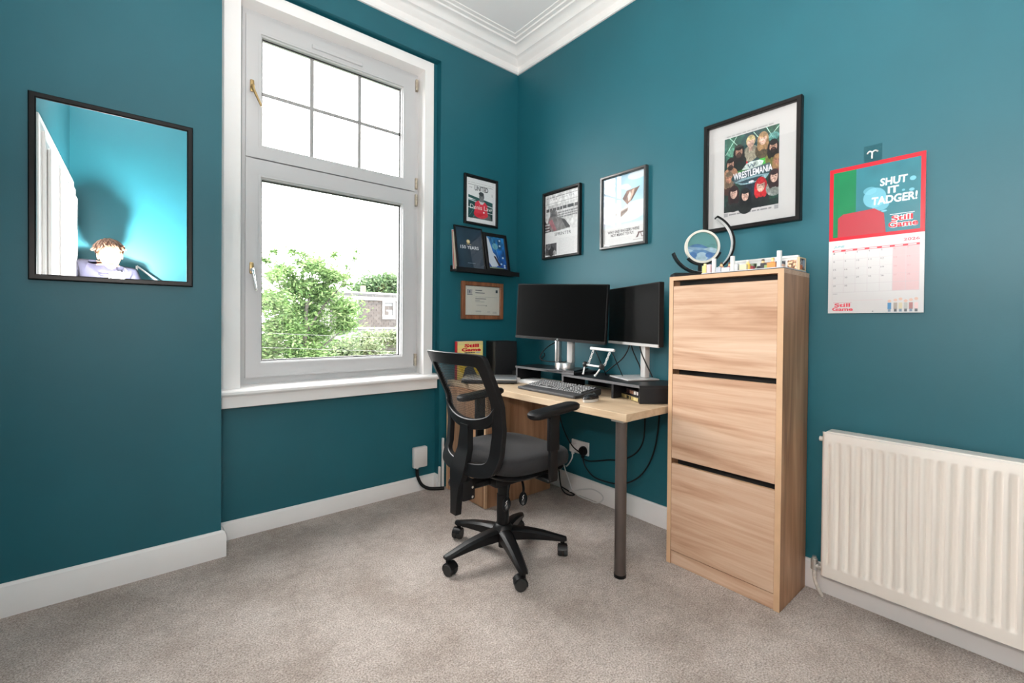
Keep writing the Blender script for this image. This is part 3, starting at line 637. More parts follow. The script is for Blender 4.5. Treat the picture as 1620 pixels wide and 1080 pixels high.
picture('framed_programme', 'dark blue framed cover reading 150 YEARS on the picture ledge', lean(-.585,-.066,1.493,.300,-.014), .236, .310, .011, BLACKF, P, dep=.016)
P = Print(.162, .242, .0015, rgb(30,80,150))
P.rect(0,0,1,1,lambda u, v: np.stack([.08+.05*v,.25+.20*v,.55+.12*v],1)); P.noise(P.U > -1, .45, 9, 6); P.poly([(0,1),(.12,.92),(.30,.5),(.44,.42),(.50,.30),(.62,.14),(.40,.06),(.15,.05),(0,.2)],rgb(206,214,226)); P.poly([(.30,.40),(.42,.38),(.66,.10),(.55,.08)],rgb(60,46,50)); P.ell(.45,.70,.16,.10,rgb(110,170,190)); P.line(.3,.95,.44,.62,.03,rgb(70,140,160)); P.line(.5,.6,.6,.3,.02,rgb(120,160,200))
for c_ in ((.74,.90),(.72,.73),(.83,.36),(.7,.16),(.88,.06),(.88,.12)): P.ell(c_[0],c_[1],.05,.03,rgb(210,224,240))
P.rect(0,0,.8,.04,rgb(130,150,110))
picture('framed_photo', 'smaller black framed blue football photo beside the 150 YEARS cover', lean(-.340,-.070,1.493,.280,-.014), .215, .292, .026, BLACKF, P, dep=.016)
MAG = [mat('magazine_%d' % i, c, rough=.3) for i, c in enumerate((s(206,196,178), s(190,80,70), s(220,220,220)))]
for i in range(3):
    bm = bmesh.new(); fn = lean(-.592, -.045+.010*i, 1.4935, .26, -.0150+.0050*i)
    o = obj('magazine', slab(fn, 0, .19, 0, .262+.006*i, .0005, .0045), MAG[i])
    tag(o, ('thin cream', 'thin red', 'thin white')[i]+' magazine tucked behind the 150 YEARS frame', 'magazine', None)
# -- calendar ------------------------------------------------------------------
t = thing('wall_calendar', 'open wall calendar with red bordered picture over a June 2026 page', 'calendar', (0,0,0))
P = Print(.300, .300, .0015, rgb(186,32,46))
P.rect(.045,.05,.955,.945,rgb(48,112,124)); P.rect(.045,.05,.30,.945,rgb(20,112,70)); P.noise((P.U > .045) & (P.U < .955) & (P.V > .05) & (P.V < .945), .05, 8, 4)
P.rect(0,0,1,.05,rgb(196,26,44))
for cx, cy, rx, ry, al in ((.50,.52,.12,.13,.8),(.56,.42,.09,.08,.7),(.88,.69,.03,.028,.9),(.87,.55,.026,.02,.9),(.79,.56,.016,.014,.8),(.45,.62,.07,.05,.6),(.60,.33,.03,.012,.9)): P.ell(cx,cy,rx,ry,rgb(120,186,206),al)
P.text('SHUT',.555,.655,.83,.755,rgb(248,250,250),bold=.03,shear=.05); P.text('IT',.635,.545,.745,.635,rgb(248,250,250),bold=.03); P.text('TADGER!',.47,.42,.925,.525,rgb(248,250,250),bold=.03,shear=.05)
P.poly([(.045,.05),(.62,.05),(.60,.30),(.50,.38),(.16,.36),(.06,.28)],rgb(168,56,66)); P.rect(.045,.05,.10,.9,rgb(20,112,70))
P.text('Still',.675,.175,.885,.255,(1,1,1),bold=.075); P.text('Game',.645,.095,.935,.180,(1,1,1),bold=.075); P.text('Still',.675,.18,.885,.25,rgb(212,30,46),bold=.025); P.text('Game',.645,.10,.935,.175,rgb(212,30,46),bold=.025); P.rect(.66,.265,.90,.272,rgb(235,235,240))
fn = onR(-2.048, 1.479, .004)
P.build('picture_page', PRINTG, t, lambda u, v: fn(u, v, .0042))
obj('upper_leaf', slab(fn, 0, .30, 0, .30, 0, .0038), PAPER, t)
P = Print(.300, .300, .0015, rgb(218,216,216))
P.text('JUNE',.06,.895,.185,.93,rgb(90,170,180),bold=.01,shear=.2); P.text('2026',.80,.91,.955,.945,rgb(226,70,90),bold=.01)
P.rect(.045,.845,.955,.872,rgb(226,64,76))
gx = [.045+.13*i for i in range(8)]; gy = [.285+.112*i for i in range(6)]
P.rect(gx[5],gy[0],gx[7],gy[5],rgb(216,186,188))
for i in range(7): P.rect(gx[i]+.02, .852, gx[i]+.10, .866, rgb(246,216,218))
for x in gx: P.rect(x-.0014, gy[0], x+.0014, gy[5], rgb(205,196,200))
for y in gy: P.rect(gx[0], y-.0014, gx[7], y+.0014, rgb(196,190,194))
day = 1
for r_ in range(5):
    for c_ in range(7):
        if day <= 30:
            P.text(str(day), gx[c_]+.012, gy[4-r_]+.082, gx[c_]+(.026 if day < 10 else .042), gy[4-r_]+.102, rgb(120,116,122) if c_ < 5 else rgb(196,150,156)); day += 1
P.rect(.045,.17,.045+.003,.285,rgb(210,204,206)); P.rect(.045,.17,.60,.1725,rgb(224,196,200)); P.lines(.055,.262,.11,.274,1,rgb(170,166,170),.7,3)
P.rect(.06,.142,.27,.146,rgb(206,150,156)); P.text('Still',.075,.085,.255,.135,rgb(220,56,74),bold=.03); P.text('Game',.05,.03,.285,.08,rgb(220,56,74),bold=.03)
for i, (x, c_) in enumerate(((.67,(70,130,176)),(.73,(170,160,150)),(.78,(214,204,176)),(.83,(190,190,186)),(.88,(170,120,120)),(.93,(236,206,206)))):
    P.rect(x-.018,.045,x+.018,.13,rgb(*c_)); P.rect(x-.014,.015,x+.014,.05,rgb(84,90,96) if i % 2 else rgb(120,140,160)); P.ell(x,.150+.012*(i % 3),.018,.018,rgb(222,186,170))
P.ell(.50,.022,.006,.006,rgb(90,90,90))
fn2 = onR(-2.048, 1.180, .004)
P.build('month_page', PRINT, t, lambda u, v: fn2(u, v, .0062))
obj('lower_leaves', slab(fn2, 0, .30, 0, .2985, 0, .006), PAPER, t)
t = thing('hanging_clip', 'clear adhesive patch with a white hook above the calendar', 'hook', (0,0,0))
fn = onR(-2.160, 1.775)
obj('clear_patch', slab(fn, 0, .058, 0, .072, .0005, .0015), glass_mat('clear_film', tint=(.90,.95,.95), ior=1.4, rough=.2), t)
bm = bmesh.new(); tube(bm, spline([fn(.012,.040,.004), fn(.020,.046,.010), fn(.029,.040,.013), fn(.029,.026,.012), fn(.029,.016,.012)], 5), .003, n=6); tube(bm, spline([fn(.046,.042,.004), fn(.038,.046,.010), fn(.029,.040,.013)], 5), .003, n=6); obj('wire_hook', bm, WPLAST, t, smooth='all')
# -- white box on the recess wall with black flex ------------------------------------
t = thing('wall_box', 'small white plastic box on the wall under the window', 'junction box', (0,0,0))
obj('cover', B(-.852, -.752, .018, .054, .160, .296, .008, 2), WPLAST, t, smooth=40)
bm = bmesh.new(); cyl(bm, (-.820,.036,.161), (-.820,.036,.142), .007, n=10); obj('gland', bm, WPLAST, t)
bm = bmesh.new(); tube(bm, spline([(-.822,.036,.150),(-.818,.034,.10),(-.795,.020,.045),(-.755,.0,.017),(-.70,-.030,.012),(-.664,-.050,.012)], 8), .011, n=8)
tag(obj('black_flex', bm, BLACKM, smooth='all'), 'thick black flex curving from the white wall box to the carpet', 'cable')
tag(obj('cable_trunking', B(-.668, -.656, -.036, -.018, 0.001, .345, .002), WHITE), 'thin white vertical cable cover beside the drawer pedestal', 'trunking')
tag(obj('trim_block', B(-.684, -.671, -.018, -.001, 0.001, .150, .003), WHITE), 'short white upright strip at the end of the recess skirting', 'strip')
# ================================================================== desk
DZ = .735
t = thing('desk', 'wood effect desk top along the right wall on a grey leg', 'desk', (-.31, -.74, 0))
def D(x0,x1,y0,y1,z0,z1,bev=0.,seg=1): return B(x0+.31,x1+.31,y0+.74,y1+.74,z0,z1,bev,seg)
obj('desk_top', D(-.618, -.022, -1.478, -.006, DZ-.034, DZ, .0015), DESKW, t)
L_ = bmesh.new(); cyl(L_, (-.590+.31,-1.432+.74,.012), (-.590+.31,-1.432+.74,DZ-.040), .0255, n=24); o = obj('leg', L_, GREYLEG, t, smooth=40)
bm = bmesh.new(); cyl(bm, (-.590+.31,-1.432+.74,.0), (-.590+.31,-1.432+.74,.014), .027, n=24); obj('foot', bm, BLACKP, o, smooth=40)
obj('leg_plate', D(-.64+.018,-.56,-1.462,-1.40,DZ-.040,DZ-.034), mat('galvanised_bracket', s(190,184,176), rough=.35, metal=.8), o)
L2 = bmesh.new(); cyl(L2, (-.07+.31,-1.432+.74,.012), (-.07+.31,-1.432+.74,DZ-.034), .0255, n=24); obj('leg', L2, GREYLEG, t, smooth=40)
# pedestal under the left end
t = thing('desk_pedestal', 'wood effect pedestal under the window end of the desk', 'cabinet', (-.35, -.25, 0))
def D2(x0,x1,y0,y1,z0,z1,bev=0.,seg=1): return B(x0+.35,x1+.35,y0+.25,y1+.25,z0,z1,bev,seg)
obj('carcass', D2(-.622, -.09, -.480, -.040, .002, DZ-.036, .001), PEDW, t)
obj('side_edge', D2(-.640, -.624, -.482, -.464, .002, DZ-.040, .001), OAK_E, t)
obj('front_panel', D2(-.642, -.6235, -.460, -.058, .004, DZ-.042, .0015), PEDW, t)
obj('front_edge', D2(-.643, -.6235, -.056, -.038, .004, DZ-.042, .001), OAK_E, t)

# ================================================================== shoe cabinet
t = thing('shoe_cabinet', 'tall oak effect shoe cabinet with three flap doors beside the radiator', 'cabinet', (-.17, -1.739, 0))
def D3(x0,x1,y0,y1,z0,z1,bev=0.,seg=1): return B(x0+.17,x1+.17,y0+1.739,y1+1.739,z0,z1,bev,seg)
y0, y1 = -1.984, -1.494; xf, xb = -.314, -.030
EDGE = OAK_E
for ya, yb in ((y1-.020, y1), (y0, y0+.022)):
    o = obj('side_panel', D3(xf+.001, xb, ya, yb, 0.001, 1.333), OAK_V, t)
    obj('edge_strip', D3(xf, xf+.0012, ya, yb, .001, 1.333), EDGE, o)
o = obj('top_panel', D3(xf+.001, xb, y0, y1, 1.333, 1.351), OAK_H, t); obj('edge_strip', D3(xf, xf+.0012, y0, y1, 1.333, 1.351), EDGE, o)
obj('back_panel', D3(xb-.006, xb, y0+.022, y1-.020, .004, 1.333), BLACKM, t)
DARKIN = mat('dark_cabinet_inside', (.008,.007,.006), rough=.8)
obj('inner_lining', D3(xb-.16, xb-.15, y0+.022, y1-.020, .06, 1.333), DARKIN, t)
def door(z0, z1):
    bm = bmesh.new(); box(bm, xf+.17+.001, xf+.17+.019, y0+.0225+1.739, y1-.0205+1.739, z0, z1, .001)
    d = obj('flap_door', bm, OAK_H, t); obj('top_edge', D3(xf+.0012, xf+.0185, y0+.024, y1-.022, z1, z1+.0006), EDGE, d); return d
for z0, z1 in ((.918,1.306),(.500,.894),(.066,.474)): door(z0, z1)
for z0, z1 in ((1.306,1.333),(.894,.918),(.474,.500)): obj('inner_rail', D3(xf+.060, xf+.066, y0+.022, y1-.020, z0-.10, z1+.02), DARKIN, t)
obj('plinth', D3(xf+.006, xf+.022, y0+.022, y1-.020, .001, .062), OAK_H, t)

# ================================================================== radiator
t = thing('radiator', 'white ribbed panel radiator on the right wall', 'radiator', (-.06, -2.56, .10))
ry0, ry1, rz0, rz1 = -3.06, -2.060, .108, .697
bm = bmesh.new(); pitch = .0335; ny = 240; prev = None
zz = [rz0, rz0+.004, rz0+.022, rz0+.045, rz0+.052, rz0+.066, rz0+.3, rz1-.052, rz1-.038, rz1-.030, rz1-.014, rz1-.004, rz1]
rows = []
for j, z in enumerate(zz):
    row = []
    for i in range(ny+1):
        y = ry1+(ry0-ry1)*i/ny; ph = ((ry1-.030-y)/pitch) % 1.0; inr = (ry1-.022 > y > ry0+.022)
        f = 0.
        if inr and 4 <= j <= 8:
            f = 1. if .5 < ph < .9 else (max(0, 1-abs(ph-.5)/.12) if ph <= .5 else max(0, 1-abs(ph-.9)/.10))
            if j in (4, 8): f *= .15
        d = -.0095*f
        ed = .010 if j in (0, len(zz)-1) or i in (0, ny) else (.0025 if j in (1, len(zz)-2) or i in (1, ny-1) else 0)
        x = -.108 - d + ed + (.0025 if j in (2, 10) else 0)
        row.append(bm.verts.new((x+.06, y+2.56, z-.10)))
    rows.append(row)
for a, b in zip(rows, rows[1:]):
    for i in range(ny): bm.faces.new((a[i], a[i+1], b[i+1], b[i]))
obj('front_panel', bm, RADW, t, smooth=50)
obj('rear_panel', B(-.045+.06, -.037+.06, ry0+2.56, ry1-.012+2.56, rz0-.10+.01, rz1-.10-.004, .003), RADW, t)
obj('top_grille', B(-.098+.06, -.030+.06, ry0+.01+2.56, ry1-.012+2.56, rz1-.10-.006, rz1-.10+.003, .002), RADW, t)
obj('side_cover', B(-.096+.06, -.046+.06, ry1-.012+2.56, ry1-.004+2.56, rz0-.10+.02, rz1-.10-.01, .002), RADW, t)
bm = bmesh.new(); cyl(bm, (-.075+.06, ry1-.01+2.56, rz1-.035-.10), (-.075+.06, ry1+.016+2.56, rz1-.035-.10), .010, n=12); obj('bleed_plug', bm, RADW, t, smooth=40)
VALV = mat('chrome_valve', (.72,.71,.69), rough=.25, metal=.7)
bm = bmesh.new(); cyl(bm, (-.072+.06, ry1-.012+2.56, .028), (-.072+.06, ry1+.030+2.56, .028), .011, n=12); cyl(bm, (-.072+.06, ry1+.030+2.56, .012), (-.072+.06, ry1+.030+2.56, .055), .013, n=12); cyl(bm, (-.072+.06, ry1+.030+2.56, .055), (-.072+.06, ry1+.030+2.56, .066), .008, n=10); cyl(bm, (-.072+.06, ry1+.006+2.56, .028), (-.072+.06, ry1+.014+2.56, .028), .015, n=6)
v = obj('valve', bm, VALV, t, smooth=40)
bm = bmesh.new(); tube(bm, spline([(-.012, .530, .010), (-.010, .528, -.030), (-.002, .518, -.07), (.008, .505, -.100)], 6), .0075, n=8); obj('pipe', bm, mat('worn_white_pipe', s(214,206,196), rough=.5, var=.3, vscale=50), v, smooth='all')
obj('wall_bracket', B(-.04+.06,-.002+.06,-2.36+2.56,-2.32+2.56,.05,.55), RADW, t)

# ================================================================== swivel chair (faces the desk, +X)
CH = thing('office_chair', 'black mesh-back swivel chair with armrests pulled up to the desk', 'chair', (-.885, -.96, 0))
def surf(y, z):
    pts = ((.27,-.205),(.40,-.200),(.47,-.190),(.56,-.158),(.66,-.150),(.78,-.168),(.88,-.215),(1.0,-.275))
    for (a, xa), (b, xb_) in zip(pts, pts[1:]):
        if z <= b or b == 1.0:
            k = max(0, (z-a)/(b-a)); x = xa+(xb_-xa)*k; break
    return x - .045*(1-min(1, (y/.225)**2))
def band(bm, A_, B_, th, closed=True, off=0.):
    """shell between two (y,z) polylines, thickness th behind the surface"""
    n = len(A_); F = []
    for P_, dx in ((A_,0),(B_,0),(B_,-th),(A_,-th)): F.append([bm.verts.new((surf(y, z)+dx+off, y, z)) for y, z in P_])
    for r_ in range(4):
        a, b = F[r_], F[(r_+1) % 4]
        for i in range(n if closed else n-1):
            j = (i+1) % n; bm.faces.new((a[i], a[j], b[j], b[i]))
    if not closed:
        bm.faces.new([F[r_][0] for r_ in range(4)]); bm.faces.new([F[r_][-1] for r_ in range(3,-1,-1)])
    return bm
def sp2(pts, n=6): return [(v.x, v.y) for v in spline([(a, b, 0) for a, b in pts], n)]
half_o = [(0,1.000),(.10,1.000),(.195,.997),(.224,.985),(.227,.93),(.224,.82),(.220,.72),(.216,.62),(.211,.53),(.190,.478),(.12,.460),(0,.456)]
half_i = [(0,.945),(.08,.945),(.162,.943),(.176,.93),(.178,.88),(.175,.80),(.168,.71),(.162,.62),(.157,.56),(.143,.525),(.08,.512),(0,.510)]
so, si = sp2(half_o, 4), sp2(half_i, 4)
full_o = so + [(-y, z) for y, z in so[-2:0:-1]]; full_i = si + [(-y, z) for y, z in si[-2:0:-1]]
bk = obj('back_frame', band(bmesh.new(), full_o, full_i, .026), BLACKP, CH, smooth=40)
def soften(o, w=.005):
    md = o.modifiers.new('bevel', 'BEVEL'); md.width = w; md.segments = 3; md.limit_method = 'ANGLE'; md.angle_limit = math.radians(45)
soften(bk)
arcU = sp2([(-.192,.770),(-.150,.728),(-.08,.705),(0,.698),(.08,.705),(.150,.728),(.192,.770)], 5); arcL = sp2([(-.178,.700),(-.140,.672),(-.08,.656),(0,.650),(.08,.656),(.140,.672),(.178,.700)], 5)
lb_ = obj('lower_back_bar', band(bmesh.new(), arcU, arcL, .028, closed=False, off=-.002), BLACKP, CH, smooth=40); soften(lb_, .006)
sA = [(-.030,.67),(-.036,.60),(-.044,.54),(-.052,.49),(-.050,.45),(-.034,.40),(-.026,.34),(-.022,.275)]; sB = [(.030,.67),(.036,.60),(.044,.54),(.052,.49),(.050,.45),(.034,.40),(.026,.34),(.022,.275)]
obj('back_spine', band(bmesh.new(), sp2(sA,3), sp2(sB,3), .030, closed=False, off=-.006), BLACKP, CH, smooth=40)
# mesh fabric
MESH = bpy.data.materials.new('black_mesh_fabric'); MESH.use_nodes = True
N = MESH.node_tree.nodes; Lk = MESH.node_tree.links; pb = N['Principled BSDF']; pb.inputs['Base Color'].default_value = (.012,.012,.012,1); pb.inputs['Roughness'].default_value = .7
tr = N.new('ShaderNodeBsdfTransparent'); mx = N.new('ShaderNodeMixShader'); tc = N.new('ShaderNodeTexCoord')
mp = N.new('ShaderNodeMapping'); mp.inputs['Rotation'].default_value = (.785,0,0); mp.inputs['Scale'].default_value = (1,1,1)
ck = N.new('ShaderNodeTexChecker'); ck.inputs['Scale'].default_value = 190; Lk.new(tc.outputs['Object'], mp.inputs[0]); Lk.new(mp.outputs[0], ck.inputs['Vector'])
mr = N.new('ShaderNodeMapRange'); mr.inputs[3].default_value = .38; mr.inputs[4].default_value = .80; Lk.new(ck.outputs['Fac'], mr.inputs[0]); Lk.new(mr.outputs[0], mx.inputs[0])
Lk.new(tr.outputs[0], mx.inputs[1]); Lk.new(pb.outputs[0], mx.inputs[2]); Lk.new(mx.outputs[0], N['Material Output'].inputs[0])
bm = bmesh.new(); rows = []
for j in range(15):
    z = .69+(.95-.69)*j/14; hw = .205 if z > .76 else .205-(.76-z)*.3
    zz_ = lambda y, z=z, j=j: z if j else .672+.055*(y/.2)**2
    rows.append([bm.verts.new((surf(y, zz_(y))-.012, y, zz_(y))) for y in [hw*(-1+2*i/16)*.97 for i in range(17)]])
for a, b in zip(rows, rows[1:]):
    for i in range(16): bm.faces.new((a[i], a[i+1], b[i+1], b[i]))
obj('back_mesh', bm, MESH, CH, smooth='all')
# seat cushion: superellipse outline, domed
def cushion(bm, cx, rx, ry, z0, z1, n=40, e=3.4, drop=.018):
    ringsd = [(0.90, z0), (.985, z0+.012), (1.0, (z0+z1)/2), (.985, z1-.014), (.94, z1-.004), (.80, z1), (.5, z1+.002)]
    rs = []
    for k, z in ringsd:
        r_ = []
        for i in range(n):
            a = 2*PI*i/n; c, s_ = math.cos(a), math.sin(a)
            x = cx+rx*k*math.copysign(abs(c)**(2/e), c); y = ry*k*math.copysign(abs(s_)**(2/e), s_)
            fz = max(0, (x-cx)/rx); r_.append(bm.verts.new((x, y, z-drop*fz**3)))
        rs.append(r_)
    for a, b in zip(rs, rs[1:]):
        for i in range(n): bm.faces.new((a[i], a[(i+1) % n], b[(i+1) % n], b[i]))
    bm.faces.new(rs[0][::-1]); bm.faces.new(rs[-1]); return bm
obj('seat', cushion(bmesh.new(), .055, .235, .245, .455, .535), SEATF, CH, smooth=60)
obj('seat_shell', cushion(bmesh.new(), .055, .215, .225, .425, .460, drop=.01), BLACKP, CH, smooth=60)
bm = bmesh.new(); box(bm, -.10, .09, -.075, .075, .365, .428, .010, 2); mech = obj('tilt_mechanism', bm, BLACKP, CH, smooth=40)
bm = bmesh.new(); box(bm, -.235, -.09, -.030, .030, .372, .402, .006); obj('back_support_bar', bm, BLACKP, mech)
bm = bmesh.new(); box(bm, -.262, -.195, -.045, .042, .335, .425, .008, 2); br = obj('height_bracket', bm, BLACKP, mech, smooth=40)
bm = bmesh.new(); lathe(bm, [(.010,.040),(.010,.055),(.025,.057),(.027,.062),(.027,.082),(.022,.088),(.004,.089)], n=14, center=(-.232,0,.388), axis='y'); obj('knob', bm, mat('glossy_black_knob', (.03,.03,.03), rough=.18, spec=.7), br, smooth=30)
for yy, zz_ in ((-.046,.395),(-.046,.352)):
    bm = bmesh.new(); cyl(bm, (-.215,yy,zz_), (-.215,yy-.006,zz_), .006, n=10); obj('bolt', bm, CHROME, br, smooth=40)
def lever(p0, p1, p2, w):
    bm = bmesh.new(); tube(bm, spline([p0, p1, p2], 6), .006, n=8); lv = obj('lever', bm, BLACKP, mech, smooth='all')
    d = (Vector(p2)-Vector(p1)).normalized(); q = Vector(p2)+d*.022
    bm = bmesh.new(); bmesh.ops.create_uvsphere(bm, u_segments=14, v_segments=8, radius=1)
    rot = d.to_track_quat('Z','Y').to_matrix()
    for v_ in bm.verts:
        c = Vector((v_.co.x*.020, v_.co.y*.008, v_.co.z*.034)); v_.co = q + rot @ c
    pd = obj('lever_paddle', bm, BLACKP, lv, smooth='all')
    # pale arrow mark
    bm = bmesh.new(); n_ = (rot @ Vector((0,1,0))); n_ = n_ if n_.y < 0 or n_.x < 0 else -n_
    u_ = rot @ Vector((1,0,0)); c0 = q + n_*.0085
    for a, b in (((-.004,.012),(.002,-.001)),((.002,-.001),(-.003,-.003)),((-.003,-.003),(.004,-.014))):
        A_ = c0+u_*a[0]+d*a[1]; B_ = c0+u_*b[0]+d*b[1]; tube(bm, [A_, B_], .0012, n=5)
    obj('arrow_mark', bm, WPLAST, pd)
lever((.0,-.06,.395), (-.03,-.075,.345), (-.048,-.090,.312), 1); lever((.06,-.06,.395), (.03,-.115,.36), (.012,-.135,.335), 1)
bm = bmesh.new(); cyl(bm, (0,0,.13), (0,0,.30), .030, n=20); cyl(bm, (0,0,.30), (0,0,.37), .026, n=20); cyl(bm, (0,0,.045), (0,0,.13), .021, n=16); obj('gas_lift', bm, BLACKP, CH, smooth=40)
base = obj('base_hub', lathe(bmesh.new(), [(.036,.078),(.050,.084),(.055,.118),(.048,.140),(.036,.158),(.033,.160)], n=20), BLACKP, CH, smooth=40)
LEG_A = [math.radians(a) for a in (103, 175, 249, 323, 32)]
for k, a in enumerate(LEG_A):
    ca, sa = math.cos(a), math.sin(a); bm = bmesh.new(); secs = []
    for (r_, w, zt, zb) in ((.025,.032,.142,.090),(.07,.031,.140,.088),(.13,.028,.132,.088),(.20,.025,.118,.082),(.26,.022,.100,.074),(.295,.020,.090,.070),(.312,.014,.086,.072)):
        row = []
        for (yy, zz_) in ((-w,zb),(-w,zt-.012),(-w*.62,zt-.002),(0,zt),(w*.62,zt-.002),(w,zt-.012),(w,zb)):
            row.append(bm.verts.new((ca*r_-sa*yy, sa*r_+ca*yy, zz_)))
        secs.append(row)
    for A_, B_ in zip(secs, secs[1:]):
        for i in range(7): bm.faces.new((A_[i], A_[(i+1) % 7], B_[(i+1) % 7], B_[i]))
    bm.faces.new(secs[0]); bm.faces.new(secs[-1][::-1])
    obj('base_leg', bm, BLACKP, CH, smooth=35)
    cx, cy = ca*.293, sa*.293; hd = (a+1.9 if k in (0,1) else a-1.7) if k != 4 else a+2.2
    hx, hy = math.cos(hd), math.sin(hd); ox, oy = cx+hx*.014, cy+hy*.014
    bm = bmesh.new(); cyl(bm, (cx,cy,.050), (cx,cy,.076), .011, n=12)
    # hood: half ring over the wheels
    A0 = []
    for (r_, off) in ((.0310,-.021),(.0310,.021),(.0280,.021),(.0280,-.021)):
        A0.append([bm.verts.new((ox+hx*math.cos(th)*r_-hy*off, oy+hy*math.cos(th)*r_+hx*off, .028+math.sin(th)*r_)) for th in [math.radians(q) for q in range(20, 201, 18)]])
    m_ = len(A0[0])
    for r_ in range(4):
        for i in range(m_-1): bm.faces.new((A0[r_][i], A0[(r_+1) % 4][i], A0[(r_+1) % 4][i+1], A0[r_][i+1]))
    bm.faces.new([A0[r_][0] for r_ in range(4)]); bm.faces.new([A0[r_][-1] for r_ in range(4)])
    cs = obj('castor', bm, BLACKP, CH, smooth=40)
    for sgn in (-1, 1):
        bm = bmesh.new(); p = Vector((ox-hy*.0125*sgn, oy+hx*.0125*sgn, .0275)); ax = Vector((-hy, hx, 0))
        q = ax.to_track_quat('Z','Y').to_matrix().to_4x4(); q.translation = p
        for r0, r1, dz in ((.0245,.0275,-.0075),(.0275,.0275,0.),(.0275,.0245,.0075)):
            bmesh.ops.create_cone(bm, cap_ends=True, segments=20, radius1=r0, radius2=r1, depth=.0075, matrix=q @ Matrix.Translation((0,0,dz)))
        obj('wheel', bm, mat('castor_rubber', (.010,.010,.010), rough=.55), cs, smooth=40)
for sgn in (-1, 1):
    y = .280*sgn; bm = bmesh.new()
    # pad with rounded ends
    outl = []
    for (cx, sg) in ((.175,1),(-.045,-1)):
        for i in range(9):
            a = -PI/2+PI*i/8 if sg > 0 else PI/2+PI*i/8
            outl.append((cx+.038*math.cos(a), y+.041*math.sin(a)))
    for kz in ((.728,.86),(.734,1.0),(.748,1.0),(.756,.93),(.758,.6)): pass
    rs = []
    for z, k in ((.726,.86),(.733,.99),(.746,1.0),(.754,.93),(.757,.65)):
        mx_, my_ = .065, y; rs.append([bm.verts.new((mx_+(px-mx_)*(k if k > .9 else .5+.5*k), my_+(py-my_)*k, z+.010*((px-.065)/.14))) for px, py in outl])
    for A_, B_ in zip(rs, rs[1:]):
        for i in range(len(outl)): bm.faces.new((A_[i], A_[(i+1) % len(outl)], B_[(i+1) % len(outl)], B_[i]))
    bm.faces.new(rs[0][::-1]); bm.faces.new(rs[-1]); arm = obj('armrest_pad', bm, BLACKP, CH, smooth=50)
    bm = bmesh.new(); box(bm, .030, .090, y-.014, y+.014, .56, .730, .008, 2); obj('arm_sleeve', bm, BLACKP, arm, smooth=40)
    bm = bmesh.new(); box(bm, .036, .084, y-.010, y+.010, .430, .60, .006, 2); box(bm, .030, .092, min(y, y-sgn*.14), max(y, y-sgn*.14), .418, .436, .005); obj('arm_post', bm, BLACKP, CH, smooth=40)
# ================================================================== on the desk
def place(o, x, y, z, rz=0): o.location = (x, y, z); o.rotation_euler = (0,0,rz)
RZ = .826; R1 = .8415
# left riser
t = thing('monitor_riser', 'black desktop shelf under the wide left monitor', 'riser', (0,0,0))
obj('shelf_top', B(-.300, -.085, -.880, -.352, R1-.014, R1, .001), RISER, t)
obj('front_edge', B(-.3015, -.300, -.880, -.352, R1-.014, R1), RISERE, t)
for y in (-.368,): obj('leg_panel', B(-.299, -.086, y-.007, y+.007, DZ+.0005, R1-.014), RISER, t)
obj('front_edge', B(-.3015, -.300, -.375, -.361, DZ+.001, R1-.014), RISERE, t)
obj('rail', B(-.098, -.088, -.86, -.376, R1-.03, R1-.014), RISER, t)
# right riser with a slanted end
t = thing('monitor_riser', 'black desktop shelf with open compartments under the right monitor', 'riser', (0,0,0))
bm = bmesh.new(); prism(bm, [(-.292,-.775),(-.352,-1.362),(-.212,-1.468),(-.060,-1.400),(-.060,-.790)], RZ-.014, RZ-.0005); obj('shelf_top', bm, RISER, t)
bm = bmesh.new(); prism(bm, [(-.2935,-.775),(-.3535,-1.360),(-.352,-1.361),(-.292,-.775)], RZ-.014, RZ-.0005); obj('front_edge', bm, RISERE, t)
bm = bmesh.new(); prism(bm, [(-.352,-1.362),(-.212,-1.468),(-.204,-1.457),(-.344,-1.351)], DZ+.0005, RZ-.0142); obj('end_panel', bm, RISER, t)
obj('divider', B(-.325, -.12, -1.183, -1.170, DZ+.0005, RZ-.0145), RISER, t)
obj('leg_panel', B(-.292, -.10, -.790, -.777, DZ+.0005, RZ-.0145), RISER, t); obj('front_edge', B(-.2935, -.292, -.790, -.777, DZ+.001, RZ-.0145), RISERE, t)
obj('back_rail', B(-.080, -.070, -1.39, -.8, DZ+.01, RZ-.0145), RISER, t)
# monitors
def monitor(label, cx, cy, ang, w, h, zb, base, cz, logo, silver, roll=0.):
    """ang: direction of the screen's right hand edge as the viewer sees it"""
    RZ = cz
    t = thing('monitor', label, 'monitor', (cx, cy, RZ), ang)     # local +x = to the right of the screen, -y = out of the screen
    z0 = zb-RZ
    bm = bmesh.new(); box(bm, -w/2, w/2, 0, .030, z0, z0+h, .003); obj('bezel', bm, BLACKM, t)
    obj('screen', B(-w/2+.006, w/2-.006, -.0008, .002, z0+.016, z0+h-.006), SCREEN, t)
    ch = obj('chin', B(-w/2+.001, w/2-.001, -.004, .006, z0-.002, z0+.013, .001), silver, t)
    if logo:
        bm = bmesh.new(); cyl(bm, (0,-.0042,z0+.007), (0,-.0052,z0+.007), .0065, n=16); obj('badge', bm, SILVER, t)
    bm = bmesh.new(); box(bm, -w*.28, w*.28, .030, .052, z0+h*.2, z0+h*.85, .008); obj('rear_housing', bm, BLACKM, t)
    pv = Matrix.Translation((0,0,z0+h/2)); Mr = pv @ Matrix.Rotation(roll, 4, 'Y') @ pv.inverted()
    for c in t.children: c.data.transform(Mr)
    return t
m1 = monitor('wide black monitor on the left riser, switched off', -.280, -.735, math.radians(-73.2), .612, .345, 1.022, None, R1, True, mat('dark_chin', (.02,.019,.019), rough=.4, spec=.25), roll=math.radians(2.6))
